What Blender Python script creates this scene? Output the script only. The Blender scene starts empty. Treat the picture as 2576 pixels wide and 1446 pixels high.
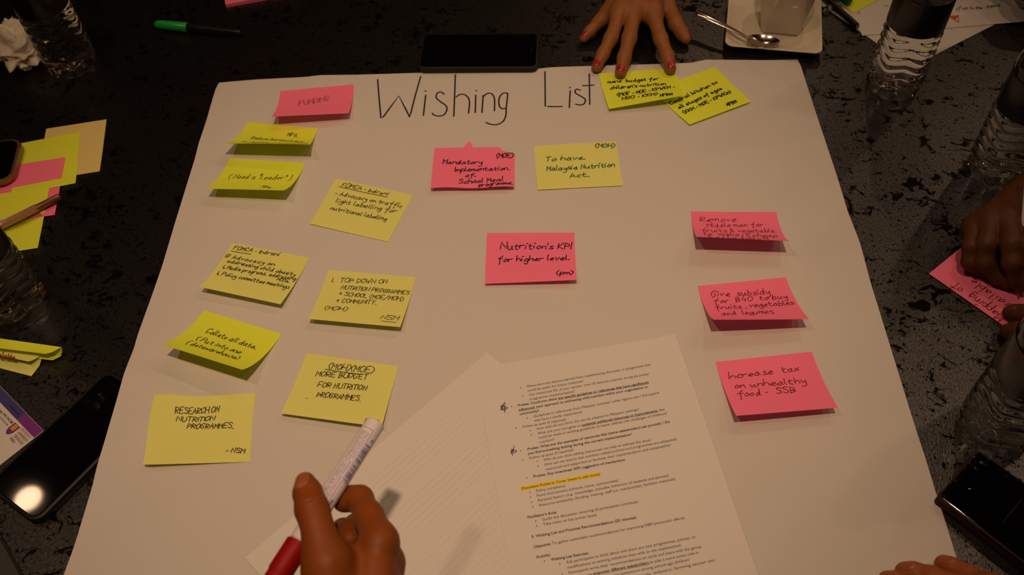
import bpy, math, random
import numpy as np
from mathutils import Matrix, Vector
from mathutils.bvhtree import BVHTree
random.seed(4); rng = np.random.default_rng(4)
scene = bpy.context.scene
COL = scene.collection

# ------------------------------------------------------------------ camera
# solved from the A4 page, three flat 76 x 101 mm notes and the chart paper; table top is z = 0
FPX, PITCH, ROLL, CAMH = 2272.1, .9104, -.0667, .7676
CX, CY = 1288., 723.
_r = np.array([1., 0, 0]); _f = np.array([0, math.cos(PITCH), -math.sin(PITCH)]); _u = np.cross(_r, _f)
_c, _s = math.cos(ROLL), math.sin(ROLL)
M = np.array([_c*_r+_s*_u, -_s*_r+_c*_u, _f])
CAM = np.array([0, 0, CAMH])
cd = bpy.data.cameras.new('camera'); cam = bpy.data.objects.new('camera', cd); COL.objects.link(cam)
cd.sensor_fit = 'HORIZONTAL'; cd.sensor_width = 36; cd.lens = FPX/2576*36
cd.clip_start = .02; cd.clip_end = 30
mw = Matrix.Identity(4)
for i in range(3):
    mw[i][0], mw[i][1], mw[i][2], mw[i][3] = M[0][i], M[1][i], -M[2][i], CAM[i]
cam.matrix_world = mw
cd.dof.use_dof = True; cd.dof.focus_distance = .93; cd.dof.aperture_fstop = 8.0
scene.camera = cam
scene.view_settings.view_transform = 'Standard'; scene.view_settings.look = 'None'
scene.view_settings.exposure = 0.0; scene.view_settings.gamma = 1.0
scene.view_settings.use_curve_mapping = False
# ------------------------------------------------------------------ world: the dim room itself
w = bpy.data.worlds.new('room_air'); scene.world = w; w.use_nodes = True
w.node_tree.nodes['Background'].inputs[0].default_value = (1, .7, .45, 1)
w.node_tree.nodes['Background'].inputs[1].default_value = .02
# ceiling downlights: x, y, radiance of the lens (first five from note shadows and phone reflection; last four added for cloth sheen)
LAMPS = [(.02, .05, 30), (-.74, .45, 290), (.80, 1.42, 200), (.05, 1.72, 110), (-1.66, 1.38, 36), (1.75, 1.02, 170), (2.1, 2.45, 150), (1.0, 3.0, 160), (2.6, 1.6, 260)]
SPOT = dict(power=82., aim=(-.07, .60, 0.), cone=41.)       # the first downlight is a tilted spot
CEIL = 2.0
LAMPCOL = (1., .635, .385)

def ray(px, py):
    return np.array([(px-CX)/FPX, -(py-CY)/FPX, 1.]) @ M
def G(px, py, z=0.):
    d = ray(px, py); return CAM + d*((z-CAMH)/d[2])
def PR(q):
    q = (np.asarray(q, float)-CAM) @ M.T
    return np.stack([CX+FPX*q[..., 0]/q[..., 2], CY-FPX*q[..., 1]/q[..., 2]], -1)
def unit(v):
    v = np.asarray(v, float); return v/np.linalg.norm(v)
UP = np.array([0, 0, 1.])

# ------------------------------------------------------------------ materials
MATS = {}
def mat(name, col, rough=.6, spec=.5, metal=0., bump=0., bscale=400., var=0., vscale=30., trans=0., ior=1.45, transl=0., coat=0., emit=0., sss=0.):
    if name in MATS: return MATS[name]
    m = bpy.data.materials.new(name); m.use_nodes = True; MATS[name] = m
    nt = m.node_tree; b = nt.nodes['Principled BSDF']; L = nt.links.new
    b.inputs['Base Color'].default_value = (*col, 1)
    b.inputs['Roughness'].default_value = rough; b.inputs['Metallic'].default_value = metal
    b.inputs['Specular IOR Level'].default_value = spec; b.inputs['IOR'].default_value = ior
    b.inputs['Transmission Weight'].default_value = trans; b.inputs['Coat Weight'].default_value = coat
    b.inputs['Coat Roughness'].default_value = .06
    if sss:
        b.inputs['Subsurface Weight'].default_value = sss; b.inputs['Subsurface Scale'].default_value = .004
        b.inputs['Subsurface Radius'].default_value = (1., .4, .2)
    tc = nt.nodes.new('ShaderNodeTexCoord')
    if bump:
        n = nt.nodes.new('ShaderNodeTexNoise'); n.inputs['Scale'].default_value = bscale; n.inputs['Detail'].default_value = 4
        L(tc.outputs['Object'], n.inputs['Vector'])
        bp = nt.nodes.new('ShaderNodeBump'); bp.inputs['Strength'].default_value = bump; bp.inputs['Distance'].default_value = .001
        L(n.outputs['Fac'], bp.inputs['Height']); L(bp.outputs['Normal'], b.inputs['Normal'])
    if var:
        n = nt.nodes.new('ShaderNodeTexNoise'); n.inputs['Scale'].default_value = vscale; n.inputs['Detail'].default_value = 5
        L(tc.outputs['Object'], n.inputs['Vector'])
        mx = nt.nodes.new('ShaderNodeMix'); mx.data_type = 'RGBA'
        mx.inputs[6].default_value = (*[c*(1-var) for c in col], 1); mx.inputs[7].default_value = (*[min(1, c*(1+var)) for c in col], 1)
        L(n.outputs['Fac'], mx.inputs[0]); L(mx.outputs[2], b.inputs['Base Color'])
    if transl:
        t = nt.nodes.new('ShaderNodeBsdfTranslucent'); t.inputs[0].default_value = (*col, 1)
        ms = nt.nodes.new('ShaderNodeMixShader'); ms.inputs[0].default_value = transl
        L(b.outputs[0], ms.inputs[1]); L(t.outputs[0], ms.inputs[2]); L(ms.outputs[0], nt.nodes['Material Output'].inputs[0])
    if emit:
        b.inputs['Emission Color'].default_value = (*LAMPCOL, 1); b.inputs['Emission Strength'].default_value = emit
    return m
CHART = mat('chart_paper', (.575, .555, .525), .75, .25, bump=.12, bscale=260, var=.025, vscale=9, transl=.05)
PAGE = mat('office_paper', (.655, .635, .605), .6, .3, bump=.05, bscale=500, transl=.06)
PINK = mat('note_pink', (1., .215, .37), .7, .25, bump=.05, bscale=700, transl=.17)
LIME = mat('note_bright_yellow', (.78, .90, .06), .7, .25, bump=.05, bscale=700, transl=.17)
PALE = mat('note_pale_yellow', (.76, .785, .225), .7, .25, bump=.05, bscale=700, transl=.14)
CREAM = mat('note_cream', (.74, .62, .23), .7, .25, bump=.05, bscale=700, transl=.12)
INK = mat('ink_black', (.012, .011, .014), .5, .3)
INKB = mat('ink_ballpoint', (.045, .032, .03), .5, .3)
INKG = mat('ink_green', (.01, .10, .03), .5, .3)
INKM = mat('ink_maroon', (.16, .012, .02), .5, .3)
INKR = mat('ink_red', (.35, .01, .012), .5, .3)
INKP = mat('ink_purple', (.05, .025, .14), .5, .3)
PRINT = mat('print_black', (.05, .045, .045), .6, .2)
BLUEP = mat('print_blue', (.10, .09, .33), .6, .2)
YEL = mat('highlighter_yellow', (.80, .62, .03), .7, .2)
GLASSY = mat('screen_glass', (.0015, .0015, .002), .035, .5)
BLKP = mat('black_plastic', (.006, .006, .007), .38, .4)
BLKR = mat('black_rubber_case', (.008, .009, .011), .5, .35)
WATER = mat('water_filled_clear_plastic', (1, 1, 1), .0, .5, trans=1., ior=1.33)
CLEAR = mat('clear_plastic', (.97, .97, .97), .03, .5, trans=1., ior=1.42)
LABEL = mat('bottle_label_black', (.006, .006, .006), .3, .4)
LABELP = mat('bottle_label_print', (.035, .032, .03), .3, .5)
CERAM = mat('white_ceramic', (.66, .60, .48), .07, .5)
STEEL = mat('spoon_steel', (.62, .56, .48), .16, .5, metal=1.)
COFFEE = mat('coffee_drip', (.30, .15, .03), .25, .4)
SKIN = mat('skin_light_brown', (.25, .094, .026), .5, .3, bump=.22, bscale=700, var=.14, vscale=55, sss=.12)
SKIN2 = mat('skin_brown', (.20, .050, .007), .5, .25, bump=.22, bscale=700, var=.14, vscale=55, sss=.12)
SKIN3 = mat('skin_dark_brown', (.075, .026, .007), .55, .3, bump=.2, bscale=700, var=.14, vscale=55, sss=.08)
SKIN4 = mat('skin_reddish_brown', (.28, .078, .02), .5, .35, bump=.2, bscale=700, var=.12, vscale=55, sss=.1)
NAILR = mat('nail_polish_red', (.30, .014, .018), .25, .5, coat=.4)
NAILN = mat('nail_bare', (.30, .095, .040), .3, .5)
NAILD = mat('nail_bare_dark', (.11, .038, .016), .3, .5)
SLEEVE = mat('dark_sleeve_fabric', (.012, .011, .012), .9, .1, bump=.4, bscale=900)
SLEEVE2 = mat('grey_sleeve_fabric', (.06, .055, .055), .9, .1, bump=.4, bscale=900)
ROSE = mat('rose_gold_metal', (.62, .36, .28), .34, .5, metal=.45)
MIRROR = mat('polished_clip_metal', (.78, .72, .62), .05, .5, metal=1.)
BROWNM = mat('bronze_edge', (.30, .16, .09), .25, .5, metal=.7)
MAROON = mat('maroon_edge', (.024, .006, .006), .5, .2, metal=0.)
GREENC = mat('green_cap_plastic', (.012, .32, .05), .3, .5)
DGREEN = mat('dark_green_plastic', (.006, .09, .03), .3, .5)
REDC = mat('red_cap_plastic', (.27, .003, .004), .5, .2)
WHITEB = mat('white_barrel_plastic', (.66, .62, .66), .38, .4)
TISSUE = mat('tissue_paper', (.93, .86, .70), .85, .1, bump=.5, bscale=260, transl=.12)
NAVY = mat('print_navy', (.05, .045, .17), .5, .3)
PURPLE = mat('print_purple', (.16, .03, .20), .5, .3)
GOLDP = mat('print_gold', (.55, .26, .03), .5, .3)
FACEP = mat('print_face_brown', (.20, .075, .035), .5, .3)
HAIRP = mat('print_hair_black', (.012, .01, .01), .5, .3)
ORANGE = mat('print_orange', (.52, .085, .015), .5, .3)
SLATE = mat('slate_cover', (.035, .035, .038), .45, .4, bump=.1)

def cloth_mat():
    m = bpy.data.materials.new('black_jacquard_cloth'); m.use_nodes = True
    nt = m.node_tree; b = nt.nodes['Principled BSDF']; L = nt.links.new
    N = nt.nodes.new
    tc = N('ShaderNodeTexCoord'); mp = N('ShaderNodeMapping'); L(tc.outputs['Object'], mp.inputs[0])
    mp.inputs['Scale'].default_value = (1., 1.12, 1.); mp.inputs['Rotation'].default_value = (0, 0, .5)
    n1 = N('ShaderNodeTexNoise'); n1.inputs['Scale'].default_value = 66; n1.inputs['Detail'].default_value = 4
    n1.inputs['Roughness'].default_value = .62; n1.inputs['Distortion'].default_value = .9; L(mp.outputs[0], n1.inputs[0])
    n2 = N('ShaderNodeTexNoise'); n2.inputs['Scale'].default_value = 17; n2.inputs['Detail'].default_value = 2; L(mp.outputs[0], n2.inputs[0])
    ad = N('ShaderNodeMath'); ad.operation = 'MULTIPLY_ADD'; ad.inputs[1].default_value = .35; L(n2.outputs['Fac'], ad.inputs[0]); L(n1.outputs['Fac'], ad.inputs[2])
    rp = N('ShaderNodeMapRange'); rp.inputs[1].default_value = .755; rp.inputs[2].default_value = .80; L(ad.outputs[0], rp.inputs[0])
    n4 = N('ShaderNodeTexNoise'); n4.inputs['Scale'].default_value = 230; n4.inputs['Detail'].default_value = 2.5; n4.inputs['Roughness'].default_value = .6; L(mp.outputs[0], n4.inputs[0])
    r4 = N('ShaderNodeMapRange'); r4.inputs[1].default_value = .615; r4.inputs[2].default_value = .66; L(n4.outputs['Fac'], r4.inputs[0])
    mxm = N('ShaderNodeMath'); mxm.operation = 'MAXIMUM'; L(rp.outputs[0], mxm.inputs[0]); L(r4.outputs[0], mxm.inputs[1]); pat = mxm.outputs[0]
    # satin ground (0) against matt woven flowers (1)
    mc = N('ShaderNodeMix'); mc.data_type = 'RGBA'
    mc.inputs[6].default_value = (.0038, .0037, .0036, 1); mc.inputs[7].default_value = (.0026, .0025, .0024, 1)
    L(pat, mc.inputs[0]); L(mc.outputs[2], b.inputs['Base Color'])
    b.inputs['Roughness'].default_value = .33; b.inputs['IOR'].default_value = 1.6
    # weave: fine threads running diagonally, some catching the light
    m2 = N('ShaderNodeMapping'); m2.inputs['Rotation'].default_value = (0, 0, -1.0); L(tc.outputs['Object'], m2.inputs[0])
    m3 = N('ShaderNodeMapping'); m3.inputs['Scale'].default_value = (.33, 1, 1); L(m2.outputs[0], m3.inputs[0])
    n3 = N('ShaderNodeTexNoise'); n3.inputs['Scale'].default_value = 850; n3.inputs['Detail'].default_value = 2; L(m3.outputs[0], n3.inputs[0])
    th = N('ShaderNodeMapRange'); th.inputs[1].default_value = .32; th.inputs[2].default_value = .70; th.inputs[3].default_value = .25; th.inputs[4].default_value = 1.; L(n3.outputs['Fac'], th.inputs[0])
    sp = N('ShaderNodeMapRange'); sp.inputs[3].default_value = 1.; sp.inputs[4].default_value = .03; L(pat, sp.inputs[0])
    ml = N('ShaderNodeMath'); ml.operation = 'MULTIPLY'; L(sp.outputs[0], ml.inputs[0]); L(th.outputs[0], ml.inputs[1]); L(ml.outputs[0], b.inputs['Specular IOR Level'])
    bp = N('ShaderNodeBump'); bp.inputs['Strength'].default_value = .45; bp.inputs['Distance'].default_value = .0005
    L(n3.outputs['Fac'], bp.inputs['Height']); L(bp.outputs[0], b.inputs['Normal'])
    return m
CLOTH = cloth_mat()

# ------------------------------------------------------------------ object helpers
ORI = {}
def link(o, parent, origin):
    COL.objects.link(o); ORI[o] = np.array(origin, float)
    if parent is not None:
        o.parent = parent; o.location = ORI[o]-ORI[parent]
    else:
        o.location = origin
    return o
def tag(o, label=None, cat=None, group=None, kind=None):
    if label: o['label'] = label
    if cat: o['category'] = cat
    if group: o['group'] = group
    if kind: o['kind'] = kind
    return o
def thing(name, loc, label, cat, group=None):
    return tag(link(bpy.data.objects.new(name, None), None, np.array(loc, float)), label, cat, group)
def mk(name, V, F, m, parent=None, smooth=False, origin=None):
    V = np.asarray(V, float)
    if origin is None:
        origin = ORI[parent] if parent is not None else np.array([*((V.min(0)+V.max(0))/2)[:2], V[:, 2].min()])
    me = bpy.data.meshes.new(name)
    me.from_pydata([tuple(v) for v in V-origin], [], [tuple(int(i) for i in f) for f in F])
    me.materials.append(m)
    if smooth:
        me.polygons.foreach_set('use_smooth', [True]*len(me.polygons))
        if len(F) < 9000: me.update(); me.set_sharp_from_angle(angle=math.radians(42))
    me.update()
    return link(bpy.data.objects.new(name, me), parent, origin)
class MB:
    def __init__(s): s.V = []; s.F = []; s.n = 0
    def add(s, V, F):
        V = np.asarray(V, float).reshape(-1, 3)
        s.V.append(V); s.F += [tuple(int(i)+s.n for i in f) for f in F]; s.n += len(V)
    def mk(s, name, m, parent=None, smooth=False):
        return mk(name, np.concatenate(s.V), s.F, m, parent, smooth) if s.n else None
def gridF(nu, nv, wrapu=False):
    F = []
    for j in range(nv-1):
        for i in range(nu if wrapu else nu-1):
            a, b_ = j*nu+i, j*nu+(i+1) % nu
            F.append((a, b_, b_+nu, a+nu))
    return F
def frame(axis, ref=(0, 0, 1.)):
    a = unit(axis); r = np.asarray(ref, float)
    if abs(a @ unit(r)) > .98: r = np.array([1., 0, 0])
    x = unit(np.cross(r, a)); return x, np.cross(a, x), a
def lathe(p0, axis, prof, n=32, fn=None, ref=(0, 0, 1.)):
    """prof: (distance along axis, radius); closed with caps"""
    x, y, a = frame(axis, ref); p0 = np.asarray(p0, float)
    th = np.arange(n)*2*math.pi/n; V = []
    for d, r in prof:
        rr = np.array([r*(fn(d, t) if fn else 1.) for t in th])
        V.append(p0+a*d+np.outer(rr*np.cos(th), x)+np.outer(rr*np.sin(th), y))
    V = np.concatenate(V); F = gridF(n, len(prof), True)
    k = len(V); V = np.concatenate([V, [p0+a*prof[0][0]], [p0+a*prof[-1][0]]])
    F += [(k, (i+1) % n, i) for i in range(n)]; b_ = (len(prof)-1)*n
    F += [(k+1, b_+i, b_+(i+1) % n) for i in range(n)]
    return V, F
def rrect(w_, h_, r, n=6):
    P = []
    for cx, cy, a0 in ((w_/2-r, h_/2-r, 0), (-w_/2+r, h_/2-r, 90), (-w_/2+r, -h_/2+r, 180), (w_/2-r, -h_/2+r, 270)):
        for i in range(n+1):
            a = math.radians(a0+90*i/n); P.append((cx+r*math.cos(a), cy+r*math.sin(a)))
    return np.array(P)
def slab(c, X, Y, w_, h_, t, r, bev=.0015, n=6, Z=UP):
    """rounded plate lying on c (bottom centre), bevelled top and bottom"""
    rings = []
    steps = [(0, bev), (bev*.3, bev*.3), (bev, 0), (t-bev, 0), (t-bev*.3, bev*.3), (t, bev)]
    for z, ins in steps:
        P = rrect(w_-2*ins, h_-2*ins, max(r-ins, .0003), n)
        rings.append(c+np.outer(P[:, 0], X)+np.outer(P[:, 1], Y)+z*Z)
    k = len(rings[0]); V = np.concatenate(rings); F = gridF(k, len(rings), True)
    F.append(tuple(range(k))[::-1]); F.append(tuple((len(rings)-1)*k+i for i in range(k)))
    return V, F
def catmull(P, n=5):
    """smooth polyline; a repeated point is a sharp corner"""
    P = [np.asarray(p, float) for p in P]; segs = [[P[0]]]
    for p in P[1:]:
        if np.allclose(p, segs[-1][-1]): segs.append([p])
        else: segs[-1].append(p)
    out = []
    for s in segs:
        if len(s) == 1: continue
        e = [2*s[0]-s[1]]+s+[2*s[-1]-s[-2]]; nn = n if len(s) > 2 else 2
        for i in range(1, len(e)-2):
            a, b_, c, d = e[i-1:i+3]
            for k in range(nn):
                t = k/nn
                out.append(.5*((2*b_)+(c-a)*t+(2*a-5*b_+4*c-d)*t*t+(3*b_-a-3*c+d)*t**3))
        out.append(s[-1])
    return np.array(out if out else [P[0], P[0]])
def ribbon(mb, P, wd, nrm):
    """flat pen line through 3D points"""
    P = np.asarray(P, float)
    keep = [0]+[i for i in range(1, len(P)) if np.linalg.norm(P[i]-P[i-1]) > 1e-6]
    P = P[keep]
    if len(P) < 2: return
    N_ = np.asarray(nrm, float); N_ = N_[keep] if N_.ndim == 2 else N_
    T = np.gradient(P, axis=0); S = np.cross(T, N_); S /= np.maximum(np.linalg.norm(S, axis=1), 1e-9)[:, None]
    tl = unit(P[-1]-P[-2]); P = P.copy(); P[-1] += tl*wd*.4; P[0] -= unit(P[1]-P[0])*wd*.4
    V = np.stack([P-S*wd/2, P+S*wd/2], 1).reshape(-1, 3)
    mb.add(V, [(2*i, 2*i+1, 2*i+3, 2*i+2) for i in range(len(P)-1)])
def tube(mb, P, R, n=12):
    P = np.asarray(P, float); R = np.broadcast_to(R, (len(P),)); T = np.gradient(P, axis=0); V = []
    th = np.arange(n)*2*math.pi/n; x0 = None
    for p, t, r in zip(P, T, R):
        t = unit(t)
        if x0 is None: x0 = frame(t)[0]
        x0 = unit(x0-t*(x0 @ t)); y = np.cross(t, x0)
        V.append(p+r*(np.outer(np.cos(th), x0)+np.outer(np.sin(th), y)))
    V = np.concatenate(V); F = gridF(n, len(P), True)
    F.append(tuple(range(n))[::-1]); F.append(tuple((len(P)-1)*n+i for i in range(n)))
    mb.add(V, F)

# ------------------------------------------------------------------ handwriting: a single-line alphabet (x 0-5, baseline 3, x-height 6, capitals 9)
GL = {
'a':'35 26 15 04 13 23 35 36 34 43','b':'09 09 03 03 05 26 35 34 23 03','c':'35 26 15 04 13 33','d':'35 26 15 04 13 23 35 39 39 34 43',
'e':'04 35 26 15 04 13 33','f':'49 38 27 23 20,06 46','g':'35 26 15 04 13 34 36 36 31 20 01','h':'09 09 03 03 05 26 35 33','i':'06 03,08 18',
'j':'26 21 10 01,28 38','k':'09 03,36 36 04 04 33','l':'09 04 13','m':'06 03 03 05 16 25 23 23 25 36 45 43','n':'06 03 03 05 26 35 33',
'o':'26 15 04 13 23 34 35 26','p':'06 00 00 05 26 35 34 23 04','q':'35 26 15 04 13 34 36 36 30 41','r':'06 03 03 05 26 36','s':'36 16 15 34 33 03',
't':'18 14 23 33,06 36','u':'06 04 13 23 35 36 36 34 43','v':'06 06 13 13 36','w':'06 13 13 25 25 33 33 46','x':'06 33,36 03','y':'06 14 24 36 36 31 10 00','z':'06 36 36 03 03 33',
'A':'03 29 29 43,15 35','B':'03 09 09 38 37 26 06 06 36 45 34 03','C':'48 29 07 05 13 44','D':'03 09 09 38 46 34 03','E':'49 09 09 03 03 43,06 36','F':'49 09 09 03,06 36',
'G':'48 29 07 05 13 34 36 36 26','H':'09 03,49 43,06 46','I':'03 09','J':'39 34 23 04','K':'09 03,49 06 06 43','L':'09 03 03 43','M':'03 09 09 25 25 49 49 43','N':'03 09 09 43 43 49',
'O':'29 07 05 13 34 46 48 29','P':'03 09 09 38 47 36 06','Q':'29 07 05 13 34 46 48 29,24 42','R':'03 09 09 38 47 36 06 06 43','S':'48 29 08 17 36 44 23 04','T':'09 49,29 23',
'U':'09 05 13 33 45 49','V':'09 23 23 49','W':'09 13 13 27 27 33 33 59','X':'09 43,49 03','Y':'09 26 49,26 23','Z':'09 49 49 03 03 43',
'0':'29 07 05 13 34 46 48 29','1':'03 09','3':'08 29 38 26 35 24 03','4':'29 05 05 45,36 33','5':'39 09 06 36 34 23 03','8':'29 08 36 34 23 04 26 38 29',
'.':'03 13','+':'06 46,28 24',',':'13 02',"'":'09 07','"':'09 07,19 17','(':'29 07 05 22','[':'29 07 05 22',')':'09 27 25 02',']':'09 29 26 23 02','-':'05 25','/':'02 49',':':'04 14,06 16','!':'09 05,03 13',
'&':'43 08 28 05 13 35','>':'08 04 13 33,24 33 33 22','@':'29 07 05 13 34 46 48 29,27 24','?':'08 29 37 25 24,23 33'}
def glyph_runs(text, jit=.16, slant=.12):
    """strokes in units where baseline is 0 and a capital is 6 high; returns strokes and total width"""
    x = 0.; out = []
    for ch in text:
        if ch == ' ': x += 2.6; continue
        g = GL.get(ch)
        if g is None: x += 2; continue
        wmax = 0; dy = rng.normal(0, jit*.8)
        sc = 1+rng.normal(0, .05)
        for st in g.split(','):
            pts = []; prev = None; pj = None
            for p in st.split():
                if p == prev: pts.append(pj); continue
                prev = p; px, py = int(p[0]), int(p[1])-3; wmax = max(wmax, px)
                pj = np.array([x+px*sc+rng.normal(0, jit)+slant*py, py*sc+dy+rng.normal(0, jit)]); pts.append(pj)
            out.append(catmull(pts, 4))
        x += wmax*sc+1.25
    return out, max(x-1.25, 1e-3)

# ------------------------------------------------------------------ printed text: the built-in font as mesh
_txt = bpy.data.curves.new('print_tmp', 'FONT'); _txo = bpy.data.objects.new('print_tmp', _txt); COL.objects.link(_txo)
def text_raw(s, bold=False, italic=False):
    _txt.body = s.replace(' ', '\u00a0') if s.strip() == '' else s
    _txt.size = 1; _txt.offset = .018 if bold else 0.; _txt.shear = .22 if italic else 0.; _txt.resolution_u = 2; _txt.fill_mode = 'FRONT'
    bpy.context.view_layer.update()
    me = bpy.data.meshes.new_from_object(_txo, depsgraph=bpy.context.evaluated_depsgraph_get())
    V = np.array([v.co[:] for v in me.vertices]).reshape(-1, 3); F = [tuple(p.vertices) for p in me.polygons]
    bpy.data.meshes.remove(me)
    return V, F
def text_on(mb, s, o, X, Y, width=None, size=None, bold=False, italic=False, xs=1.):
    """text from o along X, up Y; size = font size in metres, width = fitted length"""
    V, F = text_raw(s, bold, italic)
    if not len(V): return 0
    w0 = V[:, 0].max()
    kx = width/w0 if width else size*xs
    ky = size if size else kx
    o = np.asarray(o, float)
    mb.add(o+np.outer(V[:, 0]*kx, X)+np.outer(V[:, 1]*ky, Y), F)
    return w0*kx
def quad(mb, o, X, Y, x0, y0, x1, y1):
    mb.add([o+X*x0+Y*y0, o+X*x1+Y*y0, o+X*x1+Y*y1, o+X*x0+Y*y1], [(0, 1, 2, 3)])
def poly(mb, o, X, Y, P):
    mb.add([o+X*a+Y*b_ for a, b_ in P], [tuple(range(len(P)))])
def ell(cx, cy, rx, ry, n=20, rot=0.):
    return [(cx+rx*math.cos(t)*math.cos(rot)-ry*math.sin(t)*math.sin(rot), cy+rx*math.cos(t)*math.sin(rot)+ry*math.sin(t)*math.cos(rot)) for t in np.arange(n)*2*math.pi/n]

# ------------------------------------------------------------------ skin: smooth union of tapered limbs, meshed as one surface
def smin(a, b_, k):
    h = np.clip(.5+.5*(b_-a)/k, 0, 1); return b_*(1-h)+a*h-k*h*(1-h)
def surface_nets(Fd, org, h):
    S = Fd < 0
    sl = lambda A, o: A[o[0]:A.shape[0]-1+o[0], o[1]:A.shape[1]-1+o[1], o[2]:A.shape[2]-1+o[2]]
    offs = [(i, j, k) for i in (0, 1) for j in (0, 1) for k in (0, 1)]
    cnt = sum(sl(S, o).astype(np.int8) for o in offs)
    act = (cnt > 0) & (cnt < 8); ids = np.argwhere(act)
    idx = -np.ones(act.shape, int); idx[act] = np.arange(len(ids))
    pos = np.zeros((len(ids), 3)); num = np.zeros(len(ids))
    cf = {o: sl(Fd, o)[act] for o in offs}
    for o in offs:
        for ax in range(3):
            if o[ax]: continue
            o2 = list(o); o2[ax] = 1; o2 = tuple(o2)
            f1, f2 = cf[o], cf[o2]; cr = (f1 < 0) != (f2 < 0)
            t = np.where(cr, f1/np.where(cr, f1-f2, 1), 0)
            e = np.array(o, float)[None]+np.eye(3)[ax][None]*t[:, None]
            pos += e*cr[:, None]; num += cr
    V = (ids+pos/num[:, None])*h+org
    F = []
    for ax in range(3):
        a = [slice(None)]*3; b_ = [slice(None)]*3
        a[ax] = slice(0, -1); b_[ax] = slice(1, None)
        E_ = np.argwhere(S[tuple(a)] != S[tuple(b_)])
        u, v = [(1, 2), (2, 0), (0, 1)][ax]
        E_ = E_[(E_[:, u] > 0) & (E_[:, v] > 0) & (E_[:, u] < Fd.shape[u]-1) & (E_[:, v] < Fd.shape[v]-1)]
        du = np.eye(3, dtype=int)[u]; dv = np.eye(3, dtype=int)[v]
        q = np.stack([idx[tuple((E_-du-dv).T)], idx[tuple((E_-dv).T)], idx[tuple(E_.T)], idx[tuple((E_-du).T)]], 1)
        ins = S[tuple(E_.T)]
        q[~ins] = q[~ins][:, ::-1]
        F.append(q)
    return V, np.concatenate(F)
def chain(*pts):
    return [(np.asarray(a[0]), np.asarray(b_[0]), a[1], b_[1]) for a, b_ in zip(pts[:-1], pts[1:])]
def flesh(palm, fingers, h=.0013, kp=.014, kf=.006, kw=.011, wr=()):
    allp = palm+[p for f in fingers for p in f]
    P = np.array([q for p in allp for q in (p[0], p[1])]); R = max(max(p[2], p[3]) for p in allp)+.004
    lo = P.min(0)-R; n = np.ceil((P.max(0)+R-lo)/h).astype(int)+2
    ax = [lo[i]+np.arange(n[i])*h for i in range(3)]
    def field(prims, k):
        Fd = np.full(n, .05, np.float32)
        for A, B, ra, rb in prims:
            m = max(ra, rb)+.022
            s = tuple(slice(max(0, int((min(A[i], B[i])-m-lo[i])/h)), min(n[i], int((max(A[i], B[i])+m-lo[i])/h)+2)) for i in range(3))
            X, Y, Z = np.meshgrid(*[ax[i][s[i]] for i in range(3)], indexing='ij')
            d = B-A; L2 = max(d @ d, 1e-12)
            t = np.clip(((X-A[0])*d[0]+(Y-A[1])*d[1]+(Z-A[2])*d[2])/L2, 0, 1)
            D = np.sqrt((X-A[0]-t*d[0])**2+(Y-A[1]-t*d[1])**2+(Z-A[2]-t*d[2])**2)-(ra+(rb-ra)*t)
            Fd[s] = smin(Fd[s], D, k)
        return Fd
    pf = field(palm, kp); Fd = pf.copy()
    for f in fingers: Fd = np.minimum(Fd, smin(pf, field(f, kf), kw))
    for J, a, nn, amp, lam, sig, rad in wr:
        J = np.asarray(J); a = unit(a); nn = unit(nn)
        s = tuple(slice(max(0, int((J[i]-rad-lo[i])/h)), min(n[i], int((J[i]+rad-lo[i])/h)+2)) for i in range(3))
        X, Y, Z = np.meshgrid(*[ax[i][s[i]]-J[i] for i in range(3)], indexing='ij')
        sa = X*a[0]+Y*a[1]+Z*a[2]; r = np.sqrt(X*X+Y*Y+Z*Z)+1e-6
        dn = np.clip((X*nn[0]+Y*nn[1]+Z*nn[2])/r, 0, 1)
        Fd[s] += amp*np.cos(2*math.pi*sa/lam)*np.exp(-(sa/sig)**2)*dn*np.clip((rad-r)/(rad*.4), 0, 1)
    return surface_nets(Fd, lo, h)
def nail(hand, bvh, c, a, nrm, hw, hl, m, lift=.0003):
    """a finger nail laid on the finger's surface: centre, finger direction, outward normal, half width, half length"""
    a = unit(a); nrm = unit(np.asarray(nrm, float)-a*(np.asarray(nrm) @ a)); sd = np.cross(a, nrm)
    nu, nv = 9, 9; V = []
    for j in range(nv):
        for i in range(nu):
            u = -1+2*i/(nu-1); v = -1+2*j/(nv-1)
            q = abs(v)**3.2; uu = u*math.sqrt(max(0, 1-.55*q)); vv = v*(1-.22*u*u)
            p = np.asarray(c)+sd*uu*hw+a*vv*hl
            hit = bvh.ray_cast(Vector(p+nrm*.03), Vector(-nrm))
            if hit[0] is None: q_ = p
            else: q_ = np.array(hit[0])
            edge = min(1, 1.35*(1-max(abs(u), abs(v))**4))
            V.append(q_+nrm*(lift+.0004*edge))
    mk('fingernail', V, gridF(nu, nv), m, hand, True)
def bvh_of(V, F):
    return BVHTree.FromPolygons([Vector(v) for v in V], [tuple(int(i) for i in f) for f in F])

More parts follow.
